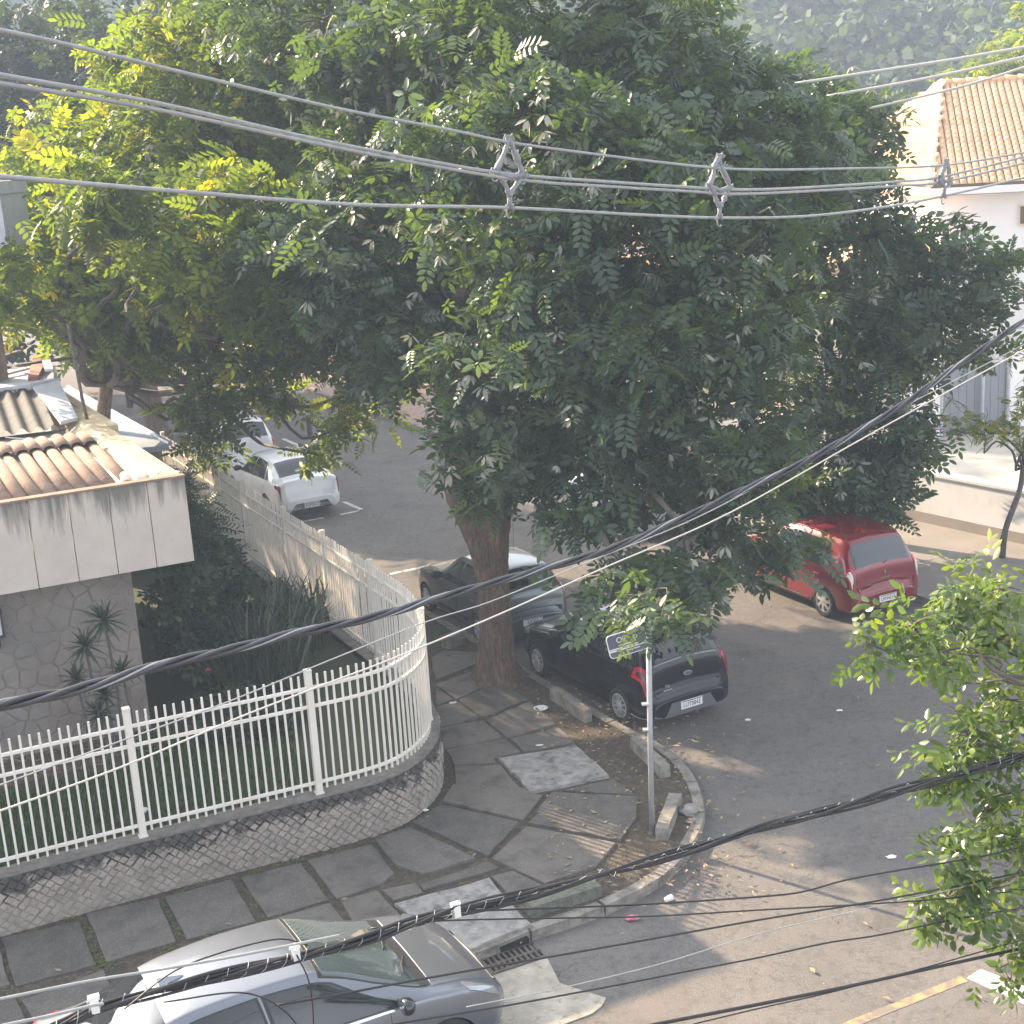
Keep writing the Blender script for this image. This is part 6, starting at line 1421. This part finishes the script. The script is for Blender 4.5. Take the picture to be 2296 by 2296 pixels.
cb = thing('cream_house', 'sunlit cream house front behind the barred wall across the street', 'building', A_at(17, 30)+(0,)); g = MB(); g.prism([A_at(17, 16), A_at(17, 52), A_at(26, 52), A_at(26, 16)], 0, 4.6); g.build('wall', 'house_cream', cb); g = MB(); g.prism([A_at(16.3, 15.5), A_at(16.3, 52.5), A_at(26, 52.5), A_at(26, 15.5)], 4.6, 4.85); g.build('roof', 'far_tile', cb)
for k in range(7): a = A_at(16.97, 19+4.6*k); w_ = MB().box((a[0], a[1], 1.9), (1.5, .1, 1.5), rz=rad(117.6)).build('window', 'house_white', cb); b_ = A_at(16.92, 19+4.6*k); MB().box((b_[0], b_[1], 1.9), (1.2, .1, 1.2), rz=rad(117.6)).build('pane', 'glass_smoke', w_)

# ---------------------------------------------------------------- background wood and hill
t = thing('roadside_tree', 'bright green tree behind the ridge of the tiled roof at upper right', 'tree', (24, 66, 0)); g = MB(); g.tube([(24, 66, 0), (24.2, 66, 6)], (.35, .25), 10); g.build('trunk', 'bark', t)
BT = [(23.8, 64, 11.0, 2.2), (26.5, 65, 12.2, 2.6), (21.2, 64, 9.8, 1.6), (28.5, 65, 11.5, 2.5), (24.5, 65, 9.0, 2.6), (27.5, 65, 9, 2.5), (19.2, 63.5, 9.0, 1.0)]
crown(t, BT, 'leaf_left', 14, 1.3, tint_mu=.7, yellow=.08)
def hill_z(x, y):
    d = max(0., (y-95))/200; return (0+50*min(1, d)**.8)*(1+.1*math.sin(x*.011+1)+.07*math.sin(x*.03+y*.02))+4*math.sin(x*.05)*min(1, d*4)
g = MB(); NXh, NYh = 50, 26
V = [(-420+900*i/NXh, 95+340*(j/NYh)**1.3, hill_z(-420+900*i/NXh, 95+340*(j/NYh)**1.3)) for j in range(NYh+1) for i in range(NXh+1)]
g.add(V, [(j*(NXh+1)+i, j*(NXh+1)+i+1, (j+1)*(NXh+1)+i+1, (j+1)*(NXh+1)+i) for j in range(NYh) for i in range(NXh)]); tag(g.build('hill', 'hill_ground', None, True), kind='structure')
P, Sc = [], []
for k in range(2500):
    y = 98+205*random.random()**1.1; x = random.uniform(-.4, .5)*y; r = random.uniform(2.6, 5.6); z = hill_z(x, y)+r*.55
    m_ = 125; d = rng.normal(size=(m_, 3)); d /= np.linalg.norm(d, axis=1)[:, None]; d[:, 2] = np.abs(d[:, 2])*.9-.15; P.append(d*r*rng.uniform(.7, 1.05, (m_, 1))+np.array((x, y, z))); Sc.append(np.full(m_, r*.15)); 
tin = np.repeat(np.clip(rng.normal(.45, .32, len(P)), 0, 1), 125); P = np.concatenate(P); Sc = np.concatenate(Sc); n = len(P)
T = np.array([(-.5, -.35, 0), (.1, -.55, .1), (.55, 0, -.05), (.2, .5, .1), (-.3, .45, -.05), (-.6, .1, .1)]); TF = np.array([(0, 1, 2, 3), (0, 3, 4, 5)])
V, F, tt = stamp(T, TF, P, rotmats(n, .5), Sc, np.clip(tin+rng.normal(0, .12, n), 0, 1)); tag(obj('hill_wood', fast_mesh('hill_wood', V, F, tint=tt), 'leaf_hill'), 'dense rainforest covering the hill behind the houses', 'wood', kind='stuff')
# wood in dark leaf colour close behind on the left
P, Nn = lobe_points([(-34+3.0*k+random.gauss(0, 1), 52+random.uniform(0, 6), random.uniform(3, 13), random.uniform(2.8, 4.2)) for k in range(9)]+[(-34+3.0*k, 56, 12+random.gauss(0, 1.2), 3.4) for k in range(9)]+[(-33+3.4*k, 58, 6.5, 3.8) for k in range(8)], 3.2, .4, .9, 1.); n = len(P)
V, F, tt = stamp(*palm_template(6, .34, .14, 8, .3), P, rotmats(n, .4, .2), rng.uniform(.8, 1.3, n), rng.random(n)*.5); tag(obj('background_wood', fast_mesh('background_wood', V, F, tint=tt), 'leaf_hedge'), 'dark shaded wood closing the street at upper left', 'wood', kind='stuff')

# ---------------------------------------------------------------- overhead wires
WIRES=[
('power_cable', 'topmost grey power cable crossing in front of the tree crowns, highest of the spacer line', 0.0095, 'cable_grey', [(-1.814,5.267,9.369), (-1.695,5.927,9.344), (-1.344,6.975,9.239), (-0.809,7.984,9.087), (-0.233,8.8,8.95), (0.12,9.227,8.859), (0.623,9.77,8.762), (1.441,10.547,8.62), (1.99,11.012,8.55), (2.892,11.711,8.494), (3.887,12.41,8.452), (4.798,13.0,8.502)]) ,
('power_cable', 'middle grey spacer line cable, upper one of the close pair', 0.0105, 'cable_grey', [(-1.837,5.267,9.223), (-1.804,5.5,9.207), (-1.488,6.665,9.118), (-0.946,7.786,8.938), (-0.396,8.606,8.784), (0.139,9.262,8.657), (0.809,9.964,8.554), (1.437,10.547,8.465), (1.836,10.888,8.413), (2.378,11.323,8.38), (3.379,12.061,8.352), (3.889,12.41,8.358), (4.799,13.0,8.465)]) ,
('power_cable', 'middle grey spacer line cable, lower one of the close pair', 0.0105, 'cable_grey', [(-1.842,5.267,9.191), (-1.809,5.5,9.177), (-1.492,6.665,9.09), (-0.745,8.113,8.856), (0.138,9.262,8.628), (0.808,9.964,8.522), (1.436,10.547,8.435), (1.836,10.888,8.381), (2.378,11.323,8.351), (3.38,12.061,8.317), (3.89,12.41,8.314), (4.801,13.0,8.409)]) ,
('power_cable', 'lowest grey power cable of the spacer line, sagging across the middle of the crown', 0.0105, 'cable_grey', [(-1.893,5.267,8.859), (-1.859,5.5,8.841), (-1.535,6.665,8.738), (-0.77,8.113,8.567), (0.096,9.227,8.452), (1.003,10.158,8.311), (1.703,10.78,8.217), (2.477,11.401,8.153), (3.216,11.944,8.153), (3.893,12.41,8.193), (4.806,13.0,8.283)]) ,
('service_wire', 'bright sunlit wire over the far hill, highest of three at upper right', 0.03, 'cable_pale', [(5.893,28.0,9.637), (7.619,28.0,9.79), (8.934,28.0,9.908), (10.267,28.0,10.054), (11.454,28.0,10.188)]) ,
('service_wire', 'bright sunlit wire over the ridge of the tiled roof, middle of three at upper right', 0.03, 'cable_pale', [(6.503,28.0,9.368), (8.149,28.0,9.556), (9.243,28.0,9.707), (10.273,28.0,9.871), (11.461,28.0,10.034)]) ,
('service_wire', 'bright sunlit wire meeting the hip of the tiled roof, lowest of three at upper right', 0.024, 'cable_pale', [(7.319,28.0,9.096), (8.794,28.0,9.344), (9.553,28.0,9.505), (10.279,28.0,9.687), (11.463,28.0,9.996)]) ,
('thin_wire', 'thin pale wire in front of the fence, upper of two rising past the tree trunk', 0.0045, 'cable_grey', [(-2.942,6.814,5.708), (-2.843,7.0,5.67), (-2.445,7.621,5.591), (-1.896,8.304,5.539), (-1.257,8.96,5.558), (-0.643,9.509,5.594), (-0.196,9.876,5.592), (0.525,10.416,5.674), (1.594,11.14,5.826), (2.962,11.969,6.222), (4.858,13.0,6.763), (5.272,13.211,6.91)]) ,
('thin_wire', 'thin pale wire in front of the fence, lower of two rising past the tree trunk', 0.0062, 'cable_pale', [(-2.965,6.814,5.556), (-2.866,7.0,5.518), (-2.401,7.711,5.415), (-1.832,8.391,5.401), (-1.372,8.863,5.397), (-0.901,9.298,5.404), (-0.204,9.876,5.464), (0.74,10.571,5.601), (1.803,11.273,5.778), (3.234,12.124,6.207), (4.86,13.0,6.713), (5.274,13.211,6.849)]) ,
('thin_cable', 'thin black cable leaving the bundle clip toward the leafy tree at right', 0.006, 'cable_black', [(-0.5,6.957,4.768), (-0.377,7.005,4.741), (0.119,7.196,4.616), (0.651,7.389,4.491), (1.348,7.628,4.355), (1.643,7.725,4.315), (2.015,7.845,4.321), (2.864,8.107,4.265), (3.285,8.232,4.269)]) ,
('thin_cable', 'thin black cable running just under the bundle clip, over the pink litter', 0.005, 'cable_black', [(-0.896,6.797,4.793), (-0.566,6.931,4.735), (-0.036,7.139,4.592), (0.649,7.389,4.411), (1.347,7.628,4.265), (1.801,7.776,4.173), (2.643,8.038,4.02), (3.297,8.232,3.942)]) ,
('thin_cable', 'thin black cable crossing the grey car windscreen and the lit road', 0.006, 'cable_black', [(-1.256,5.861,4.975), (-0.983,6.06,4.884), (-0.642,6.29,4.787), (-0.187,6.573,4.667), (0.352,6.882,4.539), (1.3,7.369,4.355), (1.901,7.65,4.244), (2.482,7.907,4.159), (3.298,8.246,4.069)]) ,
('thin_cable', 'thin black cable crossing the concrete apron in front of the grey car', 0.0055, 'cable_black', [(-0.908,6.126,4.625), (-0.739,6.239,4.578), (-0.202,6.573,4.419), (0.342,6.882,4.288), (0.86,7.153,4.185), (1.297,7.369,4.105), (1.756,7.584,4.04), (2.124,7.749,3.969), (2.662,7.981,3.901), (3.308,8.246,3.805)]) ,
('thin_wire', 'hair thin grey wire just above the apron cable on the lit road', 0.003, 'cable_grey', [(-0.426,7.002,4.138), (0.061,7.184,4.093), (0.703,7.412,4.071), (1.345,7.628,4.102), (1.944,7.822,4.093), (2.474,7.987,4.08), (3.292,8.232,4.077)]) ,
('thick_cable', 'thick black cable along the bottom edge over the lit road', 0.011, 'cable_black', [(0.373,6.905,3.979), (0.689,7.07,3.911), (1.293,7.369,3.79), (1.903,7.65,3.686), (2.492,7.907,3.608), (3.203,8.2,3.526), (3.486,8.313,3.501)]) ,
('thin_cable', 'thin black cable just above the thick one at the bottom right', 0.0045, 'cable_black', [(0.851,7.153,3.828), (1.292,7.369,3.761), (1.756,7.584,3.692), (2.279,7.816,3.639), (2.668,7.981,3.614), (3.201,8.2,3.589), (3.483,8.313,3.581)]) ,
('grey_cable', 'pale grey cable passing in front of the car roof at bottom left', 0.0065, 'cable_grey', [(-2.259,4.907,5.689), (-2.17,5.0,5.649), (-1.898,5.261,5.542), (-1.652,5.474,5.444), (-1.363,5.699,5.351), (-1.084,5.899,5.279), (-0.944,5.994,5.246)]) ,
('grey_cable', 'pale grey cable reaching the lower left bundle clip', 0.007, 'cable_grey', [(-2.278,4.907,5.565), (-2.161,5.028,5.514), (-2.03,5.155,5.46), (-1.911,5.264,5.421), (-1.868,5.303,5.402)]) ,
]
BUNDLE= [(-2.194,5.299,5.255), (-2.083,5.402,5.25), (-1.969,5.503,5.253), (-1.735,5.705,5.194), (-1.475,5.912,5.125), (-1.28,6.058,5.079), (-1.115,6.176,5.046), (-0.843,6.359,5.0), (-0.638,6.49,4.992), (-0.42,6.624,4.975), (-0.044,6.846,4.912), (0.646,7.221,4.859), (1.344,7.569,4.839), (2.041,7.892,4.812), (2.784,8.214,4.807), (3.175,8.377,4.803), (3.511,8.513,4.81)]
TRIPLEX= [(-2.259,5.37,6.752), (-2.219,5.6,6.673), (-2.066,6.175,6.505), (-1.84,6.749,6.387), (-1.548,7.324,6.255), (-1.29,7.745,6.175), (-0.912,8.281,6.061), (-0.438,8.856,5.993), (0.101,9.43,5.936), (0.706,10.005,5.902), (1.377,10.579,5.969), (1.859,10.962,6.046), (2.367,11.345,6.125), (2.902,11.728,6.261), (3.462,12.111,6.432), (4.045,12.494,6.666), (4.85,13.0,6.985), (5.281,13.26,7.153)]
SPACERS= [((0.121,9.227,8.879), (0.103,9.234,8.444)), ((1.702,10.772,8.663), (1.693,10.772,8.214)), ((3.916,12.429,8.481), (3.893,12.41,8.184))]
CLIPS= [(-1.975,5.495,5.277), (-1.187,6.123,5.09), (-0.42,6.624,4.975)]

def onward(P, a=6., b=16.):
    """carry a span that leaves the view on past its end towards its pole"""
    P = [np.array(q, float) for q in P]; n0, n1 = P[0]-P[1], P[-1]-P[-2]; s0, s1 = np.linalg.norm(n0), np.linalg.norm(n1)
    L_ = [P[0]+n0*k for k in range(max(1, int(a/s0)), 0, -1)] if P[0][0] < -.36*P[0][1] else []
    R_ = [P[-1]+n1*k for k in range(1, max(1, int(b/s1))+1)] if P[-1][0] > .36*P[-1][1] else []
    return L_+P+R_
TRIPLEX, BUNDLE = onward(TRIPLEX), onward(BUNDLE)
for nm, lb, r, mt_, pts in WIRES:
    pts = onward(pts, 6. if pts[0][1] < 20 else 9.)
    t = tag(obj(nm, MB().tube(smooth_path(pts, 6), r, 7).mesh(nm, True), mt_), lb, 'cable')
def strand(path, n_turn, R0, phase, r, wob=0.):
    P = smooth_path(path, 14); L = [0]
    for a, b in zip(P[:-1], P[1:]): L.append(L[-1]+float(np.linalg.norm(b-a)))
    out = []
    for i, p in enumerate(P):
        d = P[min(i+1, len(P)-1)]-P[max(i-1, 0)]; d /= np.linalg.norm(d); a = np.cross(d, (0, 0, 1)); a /= np.linalg.norm(a); b = np.cross(a, d)
        th = 2*math.pi*n_turn*L[i]+phase; q = R0*(1+wob*math.sin(L[i]*2.1+phase*3)); out.append(p+(a*math.cos(th)+b*math.sin(th))*q)
    return out
t = thing('twisted_cable', 'thick black twisted triple cable sweeping across the tree trunk', 'cable', TRIPLEX[6])
for k in range(3): g = MB(); g.tube(strand(TRIPLEX, .82, .0165, 2.094*k, .0125), .0125, 8); g.build('strand', 'triplex', t, True)
g = MB(); g.tube(strand(TRIPLEX, .82, .02, 1.0, .008), .006, 6); g.build('strand', 'cable_grey', t, True)
t = thing('cable_bundle', 'bundle of black cables tied with white clips above the silver car', 'cable', BUNDLE[6])
for k in range(6): g = MB(); g.tube(strand(BUNDLE, .4+.09*(k % 3), .017+.004*(k % 2), 1.05*k, .008, .5), (.0085, .007, .0105)[k % 3], 7); g.build('strand', 'cable_black', t, True)
g = MB(); g.tube(strand(BUNDLE, 9.5, .03, 0, .003), .0022, 5); g.build('lashing_wire', 'cable_grey', t)
for k, p in enumerate(CLIPS):
    tg = thing('cable_clip', ('white plastic clip on the cable bundle over the rear of the silver car', 'white plastic clip on the cable bundle over the front of the car roof', 'white plastic clip on the cable bundle over the mottled white slab')[k], 'clip', p, group='white clips on the cable bundle')
    g = MB(); g.box(p, (.035, .06, .06), rz=.4); g.box((p[0], p[1], p[2]+.034), (.05, .03, .018), rz=.4); g.build('clip_body', 'clip_grey', tg)
    g = MB(); g.tube([(p[0]-.02, p[1]-.03, p[2]-.03), (p[0]-.01, p[1]-.035, p[2]), (p[0]-.02, p[1]-.03, p[2]+.035)], .005, 5); g.build('clip_tongue', 'cable_grey', tg)
# loops of slack cable hanging from the bundle
for pts, lb in (([(-1.85, 5.5, 5.24), (-1.6, 5.62, 5.36), (-1.25, 5.9, 5.30), (-1.12, 6.1, 5.14)], 'slack black cable looping above the bundle over the car roof'), ([(-1.7, 5.6, 5.2), (-1.35, 5.75, 5.12), (-1.15, 5.8, 4.9), (-1.12, 5.8, 4.6)], 'slack black cable drooping below the bundle in front of the rear door'), ([(-1.18, 6.1, 5.1), (-1.12, 6.05, 4.95), (-1.12, 6.0, 4.7), (-1.17, 5.95, 4.5)], 'slack black cable hanging straight down past the front door')):
    tag(obj('slack_cable', MB().tube(smooth_path(pts, 8), .004, 6).mesh('slack_cable', True), 'cable_black'), lb, 'cable')
# spacers that hold the four grey cables apart
for k, (a, b) in enumerate(SPACERS):
    a, b = np.array(a), np.array(b); t = thing('cable_spacer', ('grey plastic cable spacer in front of the trunk axis, left of three', 'grey plastic cable spacer in the middle of the grey cables', 'grey plastic cable spacer in front of the tiled roof hip')[k], 'spacer', tuple(b), group='plastic spacers on the grey cables')
    h = a-b; H = float(np.linalg.norm(h)); up = h/H; side_ = np.array((.75, .66, 0)); c_ = (a+b)/2+side_*0
    lf, rg = c_-side_*.12*H/.44+up*.02, c_+side_*.12*H/.44-up*.01
    for A_, B_ in ((a, lf), (a, rg), (lf, b+up*.08*H/.44), (rg, b+up*.08*H/.44)):
        g = MB(); g.tube(smooth_path([A_, A_+(B_-A_)*.3+side_*random.uniform(-.022, .022), A_+(B_-A_)*.7+side_*random.uniform(-.022, .022), B_], 3), [random.uniform(.011, .026) for _ in range(10)], 7); g.build('arm', 'spacer_grey', t, True)
    g = MB(); g.tube([lf, c_-up*.02, rg], (.024, .018, .022), 7); g.build('arm', 'spacer_grey', t, True)
    g = MB(); g.tube([b+up*.12*H/.44, b+up*.05, b], (.02, .016, .02), 7); g.build('stem', 'spacer_grey', t, True)
    for p in (a, lf, rg, b):
        ring = [p+side_*.028*math.cos(q)+up*.04*math.sin(q)-up*.02 for q in np.linspace(0, 5.4, 12)]; g = MB(); g.tube(ring, .006, 6); g.build('hook', 'spacer_grey', t, True)
        for sg in (-1, 1): g = MB(); g.tube([p+side_*.0, p+side_*.03*sg+up*.025, p+side_*.05*sg-up*.01], (.011, .008, .005), 5); g.build('latch', 'spacer_grey', t)

# ---------------------------------------------------------------- hazy air
hz = MB().box((0, 650, 39.5), (1900, 1750, 81)).build('haze', None)
hm = bpy.data.materials.new('haze'); hm.use_nodes = True; hn = hm.node_tree; hn.nodes.remove(hn.nodes['Principled BSDF'])
pv = hn.nodes.new('ShaderNodeVolumePrincipled'); pv.inputs['Color'].default_value = (.6, .75, 1, 1); pv.inputs['Density'].default_value = HAZE; pv.inputs['Anisotropy'].default_value = .0
hn.links.new(pv.outputs[0], hn.nodes['Material Output'].inputs['Volume']); hz.data.materials.append(hm); tag(hz, 'thin pale haze in the air', 'haze', kind='stuff')
